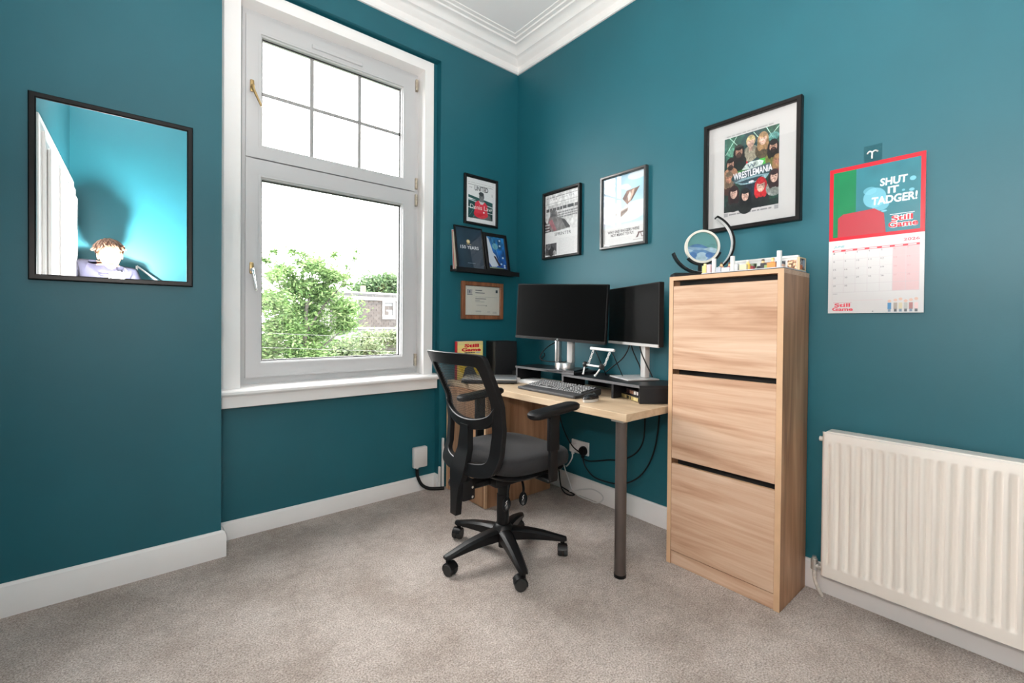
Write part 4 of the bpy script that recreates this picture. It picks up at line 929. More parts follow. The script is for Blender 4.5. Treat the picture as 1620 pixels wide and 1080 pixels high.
# stand 1: black plate, silver ring column
bm = bmesh.new(); box(bm, -.125, .125, -.045, .170, .0005, .009, .003); st = obj('base_plate', bm, mat('black_base_plate', (.008,.008,.009), rough=.3, spec=.25), m1)
obj('plate_rim', B(-.125, .125, -.0465, -.0452, .001, .009), RISERE, st)
bm = bmesh.new(); lathe(bm, [(.062,.009),(.062,.038),(.060,.042),(.052,.043)], n=24, center=(0,.085,0)); c1 = obj('column_base', bm, SILVER, m1, smooth=40)
for sx in (-1, 1):
    bm = bmesh.new(); box(bm, (-.062 if sx < 0 else .022), (-.030 if sx < 0 else .062), .062, .108, .042, .30, .010, 2); obj('column_side', bm, SILVER if sx < 0 else SILVERP, m1, smooth=40)
obj('column_head', B(-.06,.06,.052,.10,.28,.36,.008), BLACKM, m1)
m2 = monitor('angled black monitor with silver stand beside the shoe cabinet', -.158, -1.170, math.radians(-115.2), .538, .325, 1.013, None, RZ, False, mat('light_chin', (.42,.41,.40), rough=.35))
bm = bmesh.new(); box(bm, -.105, .105, -.075, .115, .0005, .009, .003); obj('base_plate', bm, mat('light_silver_base', (.66,.65,.64), rough=.35, metal=.3), m2)
bm = bmesh.new(); box(bm, .012, .062, .050, .082, .009, .24, .008, 2); cl = obj('column', bm, SILVERP, m2, smooth=40)
obj('column_slot', B(.010,.0122,.060,.070,.10,.145,.0005), mat('slot_grey', (.12,.12,.12), rough=.6), cl)
obj('column_head', B(-.02,.07,.046,.09,.22,.33,.006), BLACKM, m2)
def cable(label, pts, r=.0035, m=None, name='cable', n=8, cat='cable'):
    bm = bmesh.new(); tube(bm, spline(pts, n), r, n=7); return tag(obj(name, bm, m or BLACKM, smooth='all'), label, cat)
cable('black lead looped round the silver column of the left monitor', [(-.19,-.68,1.03),(-.225,-.60,.985),(-.25,-.56,.94),(-.255,-.545,.90),(-.245,-.59,.885),(-.225,-.66,.885),(-.20,-.72,.89),(-.14,-.74,.91)])
cable('black lead lying back from the left monitor to the wall', [(-.215,-.54,.935),(-.20,-.53,.915),(-.16,-.46,.89),(-.10,-.40,.872),(-.07,-.36,.86)])
cable('black lead hanging left of the right monitor stand', [(-.105,-1.125,1.03),(-.11,-1.118,.985),(-.125,-1.09,.93),(-.14,-1.04,.885),(-.155,-.99,.842)])
cable('middle black lead hanging behind the right monitor', [(-.100,-1.126,1.03),(-.085,-1.13,.98),(-.07,-1.145,.93),(-.062,-1.165,.88),(-.06,-1.18,.80)])
cable('black lead crossing the front of the silver monitor column', [(-.195,-1.250,1.02),(-.190,-1.262,.97),(-.185,-1.285,.92),(-.18,-1.305,.88),(-.175,-1.318,.85)])
# mini easel
t = thing('display_easel', 'small white chain-link easel standing between the two monitors', 'easel', (-.27, -1.03, RZ))
EW = mat('white_enamel', (.75,.75,.74), rough=.3)
def E(p): return (p[0]+.27, p[1]+1.03, p[2]-RZ)
topL, topR = (-.235,-.962,.985), (-.235,-1.102,.982)
bm = bmesh.new(); cyl(bm, E((-.235,-.950,.985)), E((-.235,-1.116,.981)), .0085, n=10); obj('top_bar', bm, EW, t, smooth=40)
for (a, b, kn, ft) in ((( -.235,-.974,.985), (-.262,-.957,.898), (-.276,-.944,.894), (-.300,-.951,.839)), ((-.235,-1.092,.982), (-.272,-1.080,.898), (-.286,-1.070,.890), (-.318,-1.052,.839))):
    a_, b_ = Vector(E(a)), Vector(E(b)); nl = 6
    for i in range(nl):
        c = a_.lerp(b_, (i+.5)/nl); bm = bmesh.new(); d = (b_-a_).normalized(); u = d.cross(Vector((1,0,.2))).normalized() if i % 2 else d.cross(d.cross(Vector((1,0,.2)))).normalized()
        tube(bm, [c+d*.0105*math.cos(q)+u*.0055*math.sin(q) for q in [2*PI*k/10 for k in range(10)]], .0020, n=5, closed=True); obj('chain_link', bm, EW, t, smooth='all')
    bm = bmesh.new(); lathe(bm, [(.004,-.010),(.015,-.009),(.017,-.003),(.017,.004),(.012,.009),(.003,.010)], n=16, center=E(kn), axis='y'); obj('clamp_wheel', bm, mat('black_rubber_wheel', (.015,.015,.015), rough=.3), t, smooth=30)
    bm = bmesh.new(); tube(bm, [E(kn), E(ft)], .0048, n=8); bmesh.ops.create_icosphere(bm, subdivisions=2, radius=.0065, matrix=Matrix.Translation(E((ft[0],ft[1],ft[2]+.004)))); obj('front_leg', bm, EW, t, smooth='all')
    bm = bmesh.new(); tube(bm, [E((a[0]+.004,a[1],a[2])), E((a[0]+.075, a[1]-.030, RZ+.003))], .0026, n=6); obj('back_leg', bm, BLACKP, t, smooth='all')
bm = bmesh.new(); cyl(bm, E((-.272,-.948,.892)), E((-.286,-1.068,.890)), .0055, n=8); obj('cross_bar', bm, EW, t, smooth=40)
# keyboard ----------------------------------------------------------------------
t = thing('keyboard', 'black keyboard with wrist rest in front of the risers', 'keyboard', (-.394, -.850, DZ+.001), math.radians(-91))
bm = bmesh.new(); prism(bm, [(-.105,0),(-.105,.010),(-.045,.019),(.090,.036),(.097,.034),(.097,.010),(.085,0)], -.230, .230, fn=lambda y, z, x: (x, y, z)); obj('body', bm, mat('keyboard_black', (.020,.020,.021), rough=.5), t)
bm = bmesh.new(); kz = lambda y: .019+(y+.045)/.135*.017
def keybox(x0, x1, y0, y1):
    z0a, z1a = kz(y0), kz(y1); vs = []
    for (x, y, z) in ((x0,y0,z0a),(x1,y0,z0a),(x1,y1,z1a),(x0,y1,z1a)): vs.append(bm.verts.new((x,y,z)))
    ve = [bm.verts.new((v.co.x+(.0022 if i in (0,3) else -.0022), v.co.y+(.0022 if i in (0,1) else -.0022), v.co.z+.007)) for i, v in enumerate(vs)]
    bm.faces.new(ve)
    for i in range(4): bm.faces.new((vs[i], vs[(i+1) % 4], ve[(i+1) % 4], ve[i]))
leg_b = []
for r_ in range(6):
    y0 = -.040+r_*.0205+(.004 if r_ == 5 else 0); x = -.218
    while x < .215:
        w = .019
        if r_ == 0 and -.14 < x < -.05: w = .105
        if .066 < x < .074 or .140 < x < .148: x += .008
        if x+w > .222: break
        keybox(x+.0008, x+w-.0008, y0, y0+.019)
        leg_b.append((x+w*.5, y0+.0115))
        x += w
o = obj('keys', bm, mat('key_black', (.022,.022,.023), rough=.45), t); o['kind'] = 'stuff'
bm = bmesh.new()
for (x, y) in leg_b:
    z = kz(y)+.0073; w = random.uniform(.004,.0065)
    vs = [bm.verts.new((x+dx, y+dy, z+dy*.126)) for dx, dy in ((-w,-.0032),(w,-.0032),(w,.0036),(-w,.0036))]; bm.faces.new(vs)
o = obj('key_legends', bm, mat('key_legend_white', (.75,.75,.75), rough=.6), t); o['kind'] = 'stuff'
obj('wrist_rest', B(-.229, .229, -.118, -.052, .001, .017, .005, 2), mat('wrist_rest_grey', (.045,.045,.047), rough=.7), t)
# mouse ---------------------------------------------------------------------------
t = thing('computer_mouse', 'black computer mouse with a grey side by the keyboard', 'mouse', (-.490, -1.165, DZ+.0005), math.radians(8))
def egg(z_s, z_e, k0, k1, lift=0.):
    bm = bmesh.new(); rs = []
    for j in range(8):
        f = j/7; z = z_s+(z_e-z_s)*math.sin(f*PI/2); k = k0+(k1-k0)*(1-math.cos(f*PI/2))
        rs.append([bm.verts.new((.060*k*math.cos(a)+.004, .031*k*math.sin(a)*(1+.12*math.cos(a)), z)) for a in [2*PI*i/24 for i in range(24)]])
    for A_, B_ in zip(rs, rs[1:]):
        for i in range(24): bm.faces.new((A_[i], A_[(i+1) % 24], B_[(i+1) % 24], B_[i]))
    bm.faces.new(rs[0][::-1]); bm.faces.new(rs[-1]); return bm
obj('lower_shell', egg(0,.014,.94,1.02), SILVERP, t, smooth='all'); obj('upper_shell', egg(.0135,.038,1.0,.25), mat('gloss_black', (.012,.012,.013), rough=.2), t, smooth='all')
bm = bmesh.new(); cyl(bm, (.038,-.004,.030), (.038,.004,.030), .009, n=14); obj('scroll_wheel', bm, mat('wheel_grey', (.08,.08,.08), rough=.5), t, smooth=40)
# dvd cases in the compartment
def case(name, label, x, y, z, rz, l, w, h, c, print_cols, seed):
    t = thing(name, label, 'dvd case', (x, y, z), rz)
    obj('case', B(-l/2, l/2, 0, w, 0, h, .001), mat('case_black_%d' % seed, c, rough=.35), t)
    P = Print(l*.96, h*.8, .001, rgb(*print_cols[0])); rg2 = random.Random(seed); x_ = 0
    while x_ < 1:
        wd = rg2.uniform(.04,.16); P.rect(x_, .1, x_+wd, .9, rgb(*rg2.choice(print_cols))); x_ += wd+rg2.uniform(.01,.04)
    P.build('spine_print', PRINTG, t, lambda u, v: (-l*.48+u, -.0004, h*.1+v))
    return t
case('dvd_case', 'lower dvd case with gold lettered spine in the riser compartment', -.292, -1.262, DZ+.0008, math.radians(-116), .190, .130, .024, (.02,.02,.02), [(150,132,84),(40,36,30),(196,180,130),(24,24,24),(170,150,100)], 4)
case('dvd_case', 'upper dvd case with white and brown spine in the riser compartment', -.286, -1.288, DZ+.0255, math.radians(-114), .170, .125, .026, (.03,.022,.024), [(50,38,42),(220,214,206),(60,40,36),(210,204,200),(150,110,90)], 9)
# left end of the desk ---------------------------------------------------------------
t = thing('hardback_book', 'yellow book titled Still Game standing at the window end of the desk', 'book', (-.475, -.065, DZ+.0005), math.radians(-4))
bw_, bh_ = .212, .262
obj('cover_board', B(-bw_/2, bw_/2, -.0025, .022, 0, bh_, .001), mat('book_red_spine', s(176,30,40), rough=.4), t)
P = Print(bw_*.965, bh_-.002, .0012, rgb(236,206,110)); P.noise(P.U > -1, .05, 5, 2); P.rect(0,.90,1,1,rgb(222,206,140)); P.ell(.5,.35,.45,.25,rgb(226,190,60)); P.poly([(.2,0),(.3,.30),(.48,.36),(.62,.30),(.85,0)],rgb(70,74,80)); P.ell(.5,.42,.12,.07,rgb(150,130,110)); P.ell(.72,.40,.10,.06,rgb(96,100,110))
P.rect(0,.62,1,.90,rgb(238,214,136)); P.text('Still',.27,.84,.84,.935,rgb(200,24,44),bold=.045); P.text('Game',.16,.735,.92,.825,rgb(200,24,44),bold=.045); P.lines(.28,.685,.68,.72,1,rgb(60,60,66),.8,3); P.ell(.80,.70,.10,.02,rgb(170,174,180))
P.build('cover_print', PRINTG, t, lambda u, v: (-bw_/2+.007+u, -.0032, .001+v))
obj('page_block', B(-bw_/2+.003, bw_/2-.002, .001, .0185, .004, bh_+.0005), PAPER, t)
t = thing('desktop_computer', 'upright black computer box at the corner end of the desk', 'computer', (-.235, -.13, DZ+.0005), math.radians(-12))
obj('case_body', B(-.085, .085, -.06, .10, 0, .262, .003), BLACKM, t); obj('front_fascia', B(-.083, .083, -.0625, -.0598, .004, .258, .001), mat('fascia_black', (.006,.006,.007), rough=.45), t)
obj('side_strip', B(-.0865, -.0852, -.056, -.02, .004, .258), mat('strip_grey', (.04,.038,.036), rough=.5), t)
obj('dark_unit', B(-.05,.05,-.03,.03,0,.065,.004), BLACKP)
u_ = bpy.data.objects['dark_unit']; u_.name = 'router_box'; u_.location = (-.20,-.285,DZ+.0005); tag(u_, 'low dark box between the computer and the left riser', 'box')
t = thing('laptop', 'closed silver and black laptop at the window end of the desk', 'laptop', (-.445, -.265, DZ+.0005), math.radians(-41))
obj('base', B(-.180, .180, -.115, .120, .004, .020, .005, 2), mat('laptop_black', (.016,.016,.017), rough=.4), t, smooth=40); obj('lid', B(-.178, .178, -.113, .122, .0205, .033, .004, 2), mat('laptop_silver', (.40,.41,.42), rough=.3, metal=.5), t, smooth=40)
for x in (-.15,.15):
    for y in (-.09,.09): obj('rubber_foot', B(x-.012,x+.012,y-.006,y+.006,0,.0045), BLACKM, t)
t = thing('paper_stack', 'white sheets of paper under the left riser', 'paper', (-.235, -.50, DZ+.0005), math.radians(5)); 
for i in range(3):
    obj('sheet', B(-.075+.006*i, .075+.004*i, -.11-.008*i, .10+.006*i, .006*i, .006*i+.0055), PAPER, t)
t = thing('charger_block', 'small white charger beside the laptop', 'charger', (-.325, -.395, DZ+.0005), .3); obj('body', B(-.022,.022,-.018,.018,0,.030,.005,2), WPLAST, t, smooth=40); obj('plug_pins', B(.022,.034,-.008,.008,.010,.018), CHROME, t)
# ================================================================== socket and leads under the desk
t = thing('wall_socket', 'white double wall socket under the desk', 'socket', (-.006, -.676, .312))
obj('face_plate', B(-.008,.005,-.074,.074,-.043,.043,.003), WPLAST, t)
for y in (.034,-.034): obj('switch', B(-.011,-.008,y-.006,y+.006,.018,.034,.001), WPLAST, t)
t = thing('black_plug', 'round black plug in the right of the double socket', 'plug', (-.016, -.715, .300)); obj('plug_body', lathe(bmesh.new(), [(.026,.004),(.030,.0),(.030,-.012),(.024,-.026),(.010,-.030)], n=20, axis='x'), BLACKP, t, smooth=40); obj('cord_grip', B(-.020,.0,-.008,.008,-.046,-.022,.003), BLACKP, t)
t = thing('white_plug', 'white plug in the left of the double socket', 'plug', (-.016, -.632, .306)); obj('plug_body', B(-.030,.004,-.022,.022,-.028,.026,.008,2), WPLAST, t, smooth=40); obj('cord_grip', B(-.024,-.006,-.007,.007,-.044,-.028,.002), WPLAST, t)
cable('white lead hanging from the socket to the carpet', [(-.034,-.632,.262),(-.034,-.628,.235),(-.030,-.598,.190),(-.028,-.572,.165),(-.024,-.565,.168)], .0045, WPLAST)
cable('white lead looping along the skirting under the desk', [(-.040,-.556,.180),(-.040,-.600,.090),(-.042,-.640,.030),(-.045,-.70,.008),(-.048,-.79,.007),(-.045,-.855,.010),(-.030,-.885,.040),(-.024,-.86,.065),(-.024,-.79,.072),(-.03,-.70,.045),(-.045,-.62,.012)], .0042, WPLAST)
cable('black lead rising from the black plug to the left of the desk', [(-.048,-.715,.290),(-.10,-.69,.34),(-.14,-.66,.43),(-.16,-.63,.54),(-.16,-.60,.70)], .004)
cable('upper black lead swinging right from the black plug', [(-.03,-.716,.252),(-.022,-.76,.245),(-.020,-.83,.262),(-.020,-.92,.29),(-.022,-1.02,.315),(-.03,-1.12,.38),(-.045,-1.18,.47),(-.06,-1.20,.60),(-.07,-1.205,.70)], .0042)
cable('lower black lead sagging right from the black plug', [(-.03,-.718,.252),(-.022,-.735,.20),(-.020,-.80,.155),(-.020,-.90,.150),(-.022,-1.02,.17),(-.03,-1.13,.235),(-.045,-1.21,.33),(-.07,-1.27,.45),(-.085,-1.30,.58),(-.09,-1.31,.70)], .0042)
cable('black lead coiled on the carpet behind the chair', [(-.10,-.545,.30),(-.085,-.555,.16),(-.075,-.565,.05),(-.07,-.59,.008),(-.08,-.65,.006),(-.055,-.67,.008),(-.045,-.62,.010),(-.06,-.56,.03)], .0045)
# ================================================================== on the shoe cabinet
CZ = 1.3515
t = thing('sand_lamp', 'round moving-sand picture in a black curved lamp on the shoe cabinet', 'ornament', (-.195, -1.59, CZ), math.radians(42))
def arcband(bm, r0, r1, a0, a1, x0, x1, cz, n=40):
    secs = []
    for i in range(n+1):
        a = math.radians(a0+(a1-a0)*i/n); c, s_ = math.cos(a), math.sin(a)
        secs.append([bm.verts.new((x, -c*r, cz+s_*r)) for r, x in ((r0,x0),(r1,x0),(r1,x1),(r0,x1))])
    for A_, B_ in zip(secs, secs[1:]):
        for k in range(4): bm.faces.new((A_[k], A_[(k+1) % 4], B_[(k+1) % 4], B_[k]))
    bm.faces.new(secs[0]); bm.faces.new(secs[-1][::-1]); return bm
rc = 1.510-CZ
obj('lamp_arc', arcband(bmesh.new(), .134, .142, -162, 64, -.020, .020, rc), BLACKP, t, smooth=30)
obj('light_strip', arcband(bmesh.new(), .1325, .1338, -160, 62, -.014, .014, rc), mat('white_strip', (.75,.75,.75), rough=.3), t, smooth=30)
bm = bmesh.new(); box(bm, -.045, .045, -.045, .135, .0, .018, .003); obj('base', bm, BLACKP, t)
obj('stem', B(-.008,.008,.004,.016,.016,.075), BLACKP, t)
rc2 = 1.496-CZ
obj('ring', arcband(bmesh.new(), .068, .078, 0, 360, -.011, .011, rc2, 48), mat('ivory_ring', s(226,222,210), rough=.35), t, smooth=30)
obj('cradle', arcband(bmesh.new(), .0785, .088, -140, -20, -.013, .013, rc2, 24), BLACKP, t, smooth=30)
bm = bmesh.new(); cyl(bm, (-.008,0,rc2), (-.006,0,rc2), .069, n=48); obj('front_glass', bm, glass_mat('lamp_glass', tint=(.93,.97,.96)), t)
P = Print(.138, .138, .0015, rgb(112,156,158))
P.put(P.V < .50+.10*np.sin((P.U-.05)*5.2), rgb(92,124,176)); P.put(P.V < .42+.06*np.sin((P.U-.55)*7), rgb(186,200,220)); P.put(P.V < .36+.07*np.sin((P.U-.2)*6.5), rgb(110,140,190)); P.ell(.50,.16,.20,.16,rgb(188,202,222)); P.ell(.74,.22,.12,.09,rgb(82,112,176)); P.ell(.22,.22,.12,.10,rgb(84,116,178))
P.put((P.V > .40) & (P.V < .47-.10*(P.U-.5)) & (P.U > .05), rgb(206,216,226), .5); P.noise(P.V < .6, .12, 10, 4)
# round sand disc: keep only cells inside the circle
o = P.build('sand_picture', PRINT, t, lambda u, v: (.004, .069-u, rc2-.069+v))
me = o.data; bm = bmesh.new(); bm.from_mesh(me); bmesh.ops.delete(bm, geom=[f for f in bm.faces if (f.calc_center_median().y)**2+(f.calc_center_median().z-rc2)**2 > .0685**2], context='FACES'); bm.to_mesh(me); bm.free()
# brick-built toy set
t = thing('toy_brick_set', 'white toy brick room set with small figures on the shoe cabinet', 'toy', (-.17, -1.81, CZ))
def T_(x0,x1,y0,y1,z0,z1,b=0.): return B(x0+.17,x1+.17,y0+1.81,y1+1.81,z0,z1,b)
TW = mat('toy_white', (.80,.79,.77), rough=.3); TG = mat('toy_pale_grey', s(196,200,206), rough=.3); TD = mat('toy_dark', (.03,.03,.03), rough=.35); TT = mat('toy_tan', s(216,190,150), rough=.35)
obj('base_plate', T_(-.300,-.040,-1.978,-1.640,0.,.004,.0005), TD, t); obj('floor_tiles', T_(-.298,-.042,-1.976,-1.642,.004,.008,.0005), TG, t)
obj('back_wall', T_(-.062,-.050,-1.950,-1.680,.008,.078,.001), TW, t); obj('wall_cap', T_(-.066,-.046,-1.952,-1.678,.070,.080,.001), TW, t)
obj('end_wall', T_(-.120,-.046,-1.976,-1.966,.008,.064,.001), TT, t)
for x, y, h_ in ((-.290,-1.695,.068),(-.290,-1.776,.070),(-.290,-1.958,.072)):
    bm = bmesh.new(); cyl(bm, (x+.17,y+1.81,.008), (x+.17,y+1.81,h_), .009, n=14); obj('pillar', bm, TW, t, smooth=40)
rgx = random.Random(12)
for i, (ya, yb, zt, c_) in enumerate(((-1.662,-1.644,.040,(236,216,140)),(-1.682,-1.664,.044,(232,200,206)),(-1.728,-1.706,.028,(190,196,206)),(-1.765,-1.731,.024,(232,232,232)),(-1.800,-1.786,.036,(200,202,206)),(-1.836,-1.806,.030,(214,206,176)),(-1.945,-1.915,.028,(220,150,90)))):
    obj('front_brick', T_(-.297,-.281,ya,yb,.008,zt,.001), mat('toy_front_%d' % i, s(*c_), rough=.25), t)
pans = [((-1.785,-1.735),(120,130,110)),((-1.850,-1.805),(110,90,84)),((-1.902,-1.862),(90,90,96)),((-1.945,-1.910),(206,160,130))]
for i, ((ya, yb), c_) in enumerate(pans):
    P = Print(yb-ya, .044, .002, rgb(*c_)); P.noise(P.U > -1, .8, 8, i+2); P.build('picture_panel', PRINTG, t, lambda u, v, yb=yb: (-.064+.17, yb+1.81-u, .016+v))
P = Print(.056, .046, .002, rgb(120,110,110)); P.noise(P.U > -1, .8, 7, 9); P.rect(0,0,.5,.4,rgb(200,110,70)); P.rect(.55,.3,1,.9,rgb(150,160,176)); P.build('picture_panel', PRINTG, t, lambda u, v: (-.118+.17+u, -1.9765+1.81, .012+v))
COLS = [(236,196,170),(226,206,110),(216,120,70),(120,160,190),(240,240,236),(170,70,80),(60,60,66),(150,170,110)]
for i in range(9):      # small furniture bricks and figures
    y = -1.655-.036*i; x = -.255 if i % 2 else -.235
    c_ = COLS[i % 8]; b_ = obj('furniture_brick', T_(x-.012,x+.012,y-.014,y+.014,.008,.024,.001), mat('toy_%d' % (i % 8), s(*c_), rough=.3), t)
    bm = bmesh.new(); cyl(bm, (x+.17,y+1.81,.024), (x+.17,y+1.81,.027), .005, n=10); obj('stud', bm, MATS['toy_%d' % (i % 8)], b_)
for i, (x, y, c1_, c2_) in enumerate(((-.285,-1.652,(232,196,200),(240,226,150)),(-.270,-1.718,(200,150,120),(90,70,60)),(-.250,-1.745,(190,110,120),(120,60,50)),(-.275,-1.832,(236,196,90),(220,220,220)),(-.265,-1.925,(226,110,70),(236,190,110)),(-.25,-1.882,(80,80,84),(70,50,40)))):
    f_ = obj('figure', T_(x-.006,x+.006,y-.009,y+.009,.008,.034,.002), mat('toy_fig_%d' % i, s(*c1_), rough=.3), t)
    bm = bmesh.new(); cyl(bm, (x+.17,y+1.81,.034), (x+.17,y+1.81,.044), .006, n=12); obj('figure_head', bm, mat('toy_figh_%d' % i, s(236,206,150), rough=.3), f_)
    bm = bmesh.new(); cyl(bm, (x+.17,y+1.81,.043), (x+.17,y+1.81,.050), .0068, .005, n=12); obj('figure_hair', bm, mat('toy_hair_%d' % i, s(*c2_), rough=.4), f_)
# ================================================================== behind the camera, seen in the mirror
# panelled white door on the left wall
D1 = bpy.data.objects.new('door_1', None); COL.objects.link(D1); struct(D1)
part('architrave', B(XL+.0005, XL+.030, -3.215, -1.40, 0.0, 2.315, .004), WHITE, D1)
part('door_leaf', B(XL+.030, XL+.045, -3.17, -1.50, 0.01, 2.24, .003), WHITE, D1)
for ya, yb in ((-3.12,-2.96),(-2.90,-2.48),(-2.38,-2.00),(-1.92,-1.56)):
    for za, zb in ((.25,1.0),(1.15,2.16)): part('door_panel', B(XL+.045, XL+.062, ya, yb, za, zb, .012), WHITE, D1)
D2_ = bpy.data.objects.new('door_2', None); COL.objects.link(D2_); struct(D2_)
part('architrave', B(-1.865, -.85, YB+.0005, YB+.022, 0, 1.70, .004), WHITE, D2_); part('door_leaf', B(-1.79, -.92, YB+.022, YB+.04, .01, 1.56, .003), WHITE, D2_)
t = thing('clothes_airer', 'white folding airer frame by the back wall, seen in the mirror', 'airer', (-2.235, -3.165, 0))
for a, b in (((-.03,0,.0),(-.03,0,1.60)),((-.03,0,1.60),(.20,.02,1.40)),((.20,.02,1.40),(.24,.02,0.)),((-.03,0,.9),(.21,.02,.9))):
    bm = bmesh.new(); tube(bm, [a, b], .008, n=8); obj('bar', bm, WPLAST, t, smooth='all')
# flash gun
t = thing('camera_flash', 'small black camera flash pointing up in front of the person', 'flash', (-2.389, -2.60, 1.28))
bm = bmesh.new(); box(bm, -.036,.036,-.03,.03,.0,.075,.006,2); obj('flash_body', bm, BLACKP, t, smooth=40)
bm = bmesh.new(); box(bm, -.038,.038,-.028,.028,.078,.132,.006,2); obj('flash_head', bm, BLACKP, t, smooth=40)
obj('flash_lens', B(-.033,.033,-.023,.023,.132,.136), mat('flash_lens', (.9,.9,.9), emit=(1,.96,.92), estr=14.), t)
# photographer
SKIN = mat('skin', s(224,176,150), rough=.5, spec=.4, var=.06, vscale=20); SHIRT = mat('blue_shirt', s(30,32,50), rough=.8, var=.06, vscale=9, bump=.3, bscale=25); HAIR = mat('brown_hair', s(82,58,42), rough=.55, var=.35, vscale=60); TROU = mat('dark_trousers', s(50,54,66), rough=.85)
px, py = -2.485, -3.07
def skin_mesh(name, verts, edges, radii, m, parent, root=0, sub=2):
    me = bpy.data.meshes.new(name); me.from_pydata([tuple(v) for v in verts], edges, []); o = new_obj(name, me, m, parent)
    md = o.modifiers.new('skin', 'SKIN'); md.use_smooth_shade = True
    for i, r_ in enumerate(radii):
        sv = me.skin_vertices[0].data[i]; sv.radius = r_ if isinstance(r_, tuple) else (r_, r_); sv.use_root = (i == root)
    sb = o.modifiers.new('sub', 'SUBSURF'); sb.levels = sub; sb.render_levels = sub
    return o
PE = thing('person', 'person in a blue shirt behind the flash, seen only in the mirror', 'person', (px, py, 0))
V_ = [(0,0,.95),(0,.02,1.10),(.005,.04,1.25),(.005,.05,1.455),(.015,.085,1.515),(.03,.115,1.545),
      (-.145,.03,1.560),(-.170,.04,1.32),(-.165,.18,1.14),(-.06,.34,1.15),(.185,.06,1.500),(.245,.08,1.29),(.25,.24,1.19),(.125,.42,1.225),
      (-.095,0,.88),(-.105,.02,.50),(-.11,-.01,.10),(-.11,.03,.045),(-.115,.16,.03),(.095,0,.88),(.105,.02,.50),(.11,-.01,.10),(.11,.03,.045),(.12,.16,.03)]
E_ = [(0,1),(1,2),(2,3),(3,4),(4,5),(3,6),(6,7),(7,8),(8,9),(3,10),(10,11),(11,12),(12,13),(0,14),(14,15),(15,16),(16,17),(17,18),(0,19),(19,20),(20,21),(21,22),(22,23)]
R_ = [(.155,.11),(.15,.105),(.165,.115),(.17,.11),(.075,.075),(.058,.058),.082,.055,.048,.036,.082,.055,.048,.036,.085,.062,.042,.045,.032,.085,.062,.042,.045,.032]
body = skin_mesh('body', V_, E_, R_, SHIRT, PE)
# shirt above the waist, trousers below, skin at neck and wrists: chosen by height along the body
MB_ = bpy.data.materials.new('clothed_body'); MB_.use_nodes = True; N = MB_.node_tree.nodes; Lk = MB_.node_tree.links; pb = N['Principled BSDF']; pb.inputs['Roughness'].default_value = .8
tc = N.new('ShaderNodeTexCoord'); sx = N.new('ShaderNodeSeparateXYZ'); Lk.new(tc.outputs['Object'], sx.inputs[0])
rp = N.new('ShaderNodeValToRGB'); rp.color_ramp.interpolation = 'CONSTANT'; e = rp.color_ramp.elements
e[0].position = 0; e[0].color = (*s(40,36,34),1); e[1].position = .04; e[1].color = (*s(50,54,66),1)
k = e.new(.48); k.color = (*s(30,32,50),1); k = e.new(.782); k.color = (*s(224,176,150),1)
mu = N.new('ShaderNodeMath'); mu.operation = 'DIVIDE'; mu.inputs[1].default_value = 2.; 
xa = N.new('ShaderNodeMath'); xa.operation = 'SUBTRACT'; xa.inputs[1].default_value = .025; Lk.new(sx.outputs['X'], xa.inputs[0])
xb2 = N.new('ShaderNodeMath'); xb2.operation = 'ABSOLUTE'; Lk.new(xa.outputs[0], xb2.inputs[0])
xc = N.new('ShaderNodeMath'); xc.operation = 'LESS_THAN'; xc.inputs[1].default_value = .078; Lk.new(xb2.outputs[0], xc.inputs[0])
zm = N.new('ShaderNodeMath'); zm.operation = 'MINIMUM'; zm.inputs[1].default_value = 1.5; Lk.new(sx.outputs['Z'], zm.inputs[0])
zx = N.new('ShaderNodeMix'); zx.data_type = 'FLOAT'; Lk.new(xc.outputs[0], zx.inputs[0]); Lk.new(zm.outputs[0], zx.inputs[2]); Lk.new(sx.outputs['Z'], zx.inputs[3])
Lk.new(zx.outputs[0], mu.inputs[0]); Lk.new(mu.outputs[0], rp.inputs['Fac']); Lk.new(rp.outputs[0], pb.inputs['Base Color'])
body.data.materials[0] = MB_
# hands round the flash body and below it
def hand(base, sgn, name='hand'):
    b = Vector(base); V2 = [b, b+Vector((sgn*.02,.045,.02))]; E2 = [(0,1)]; R2 = [(.022,.016),(.032,.014)]
    ft = [(-.026,.085,.030,.030),(-.009,.095,.036,.036),(.009,.092,.034,.034),(.025,.080,.028,.028)]
    for (dx, dy, dz, _) in ft:
        i = len(V2); V2 += [b+Vector((sgn*.02+dx,.060,.024)), b+Vector((sgn*.02+dx*1.1,dy,.040)), b+Vector((sgn*.02+dx*1.1+sgn*.012,dy+.010,.058)), b+Vector((sgn*.02+dx+sgn*.026,dy,.070))]
        E2 += [(1,i),(i,i+1),(i+1,i+2),(i+2,i+3)]; R2 += [.0095,.009,.0085,.0075]
    i = len(V2); V2 += [b+Vector((sgn*.045,.020,.030)), b+Vector((sgn*.058,.042,.052)), b+Vector((sgn*.052,.060,.070))]; E2 += [(0,i),(i,i+1),(i+1,i+2)]; R2 += [.012,.010,.008]
    return skin_mesh(name, V2, E2, R2, SKIN, PE)
hand((-.055,.345,1.152), 1); hand((.120,.425,1.227), -1)
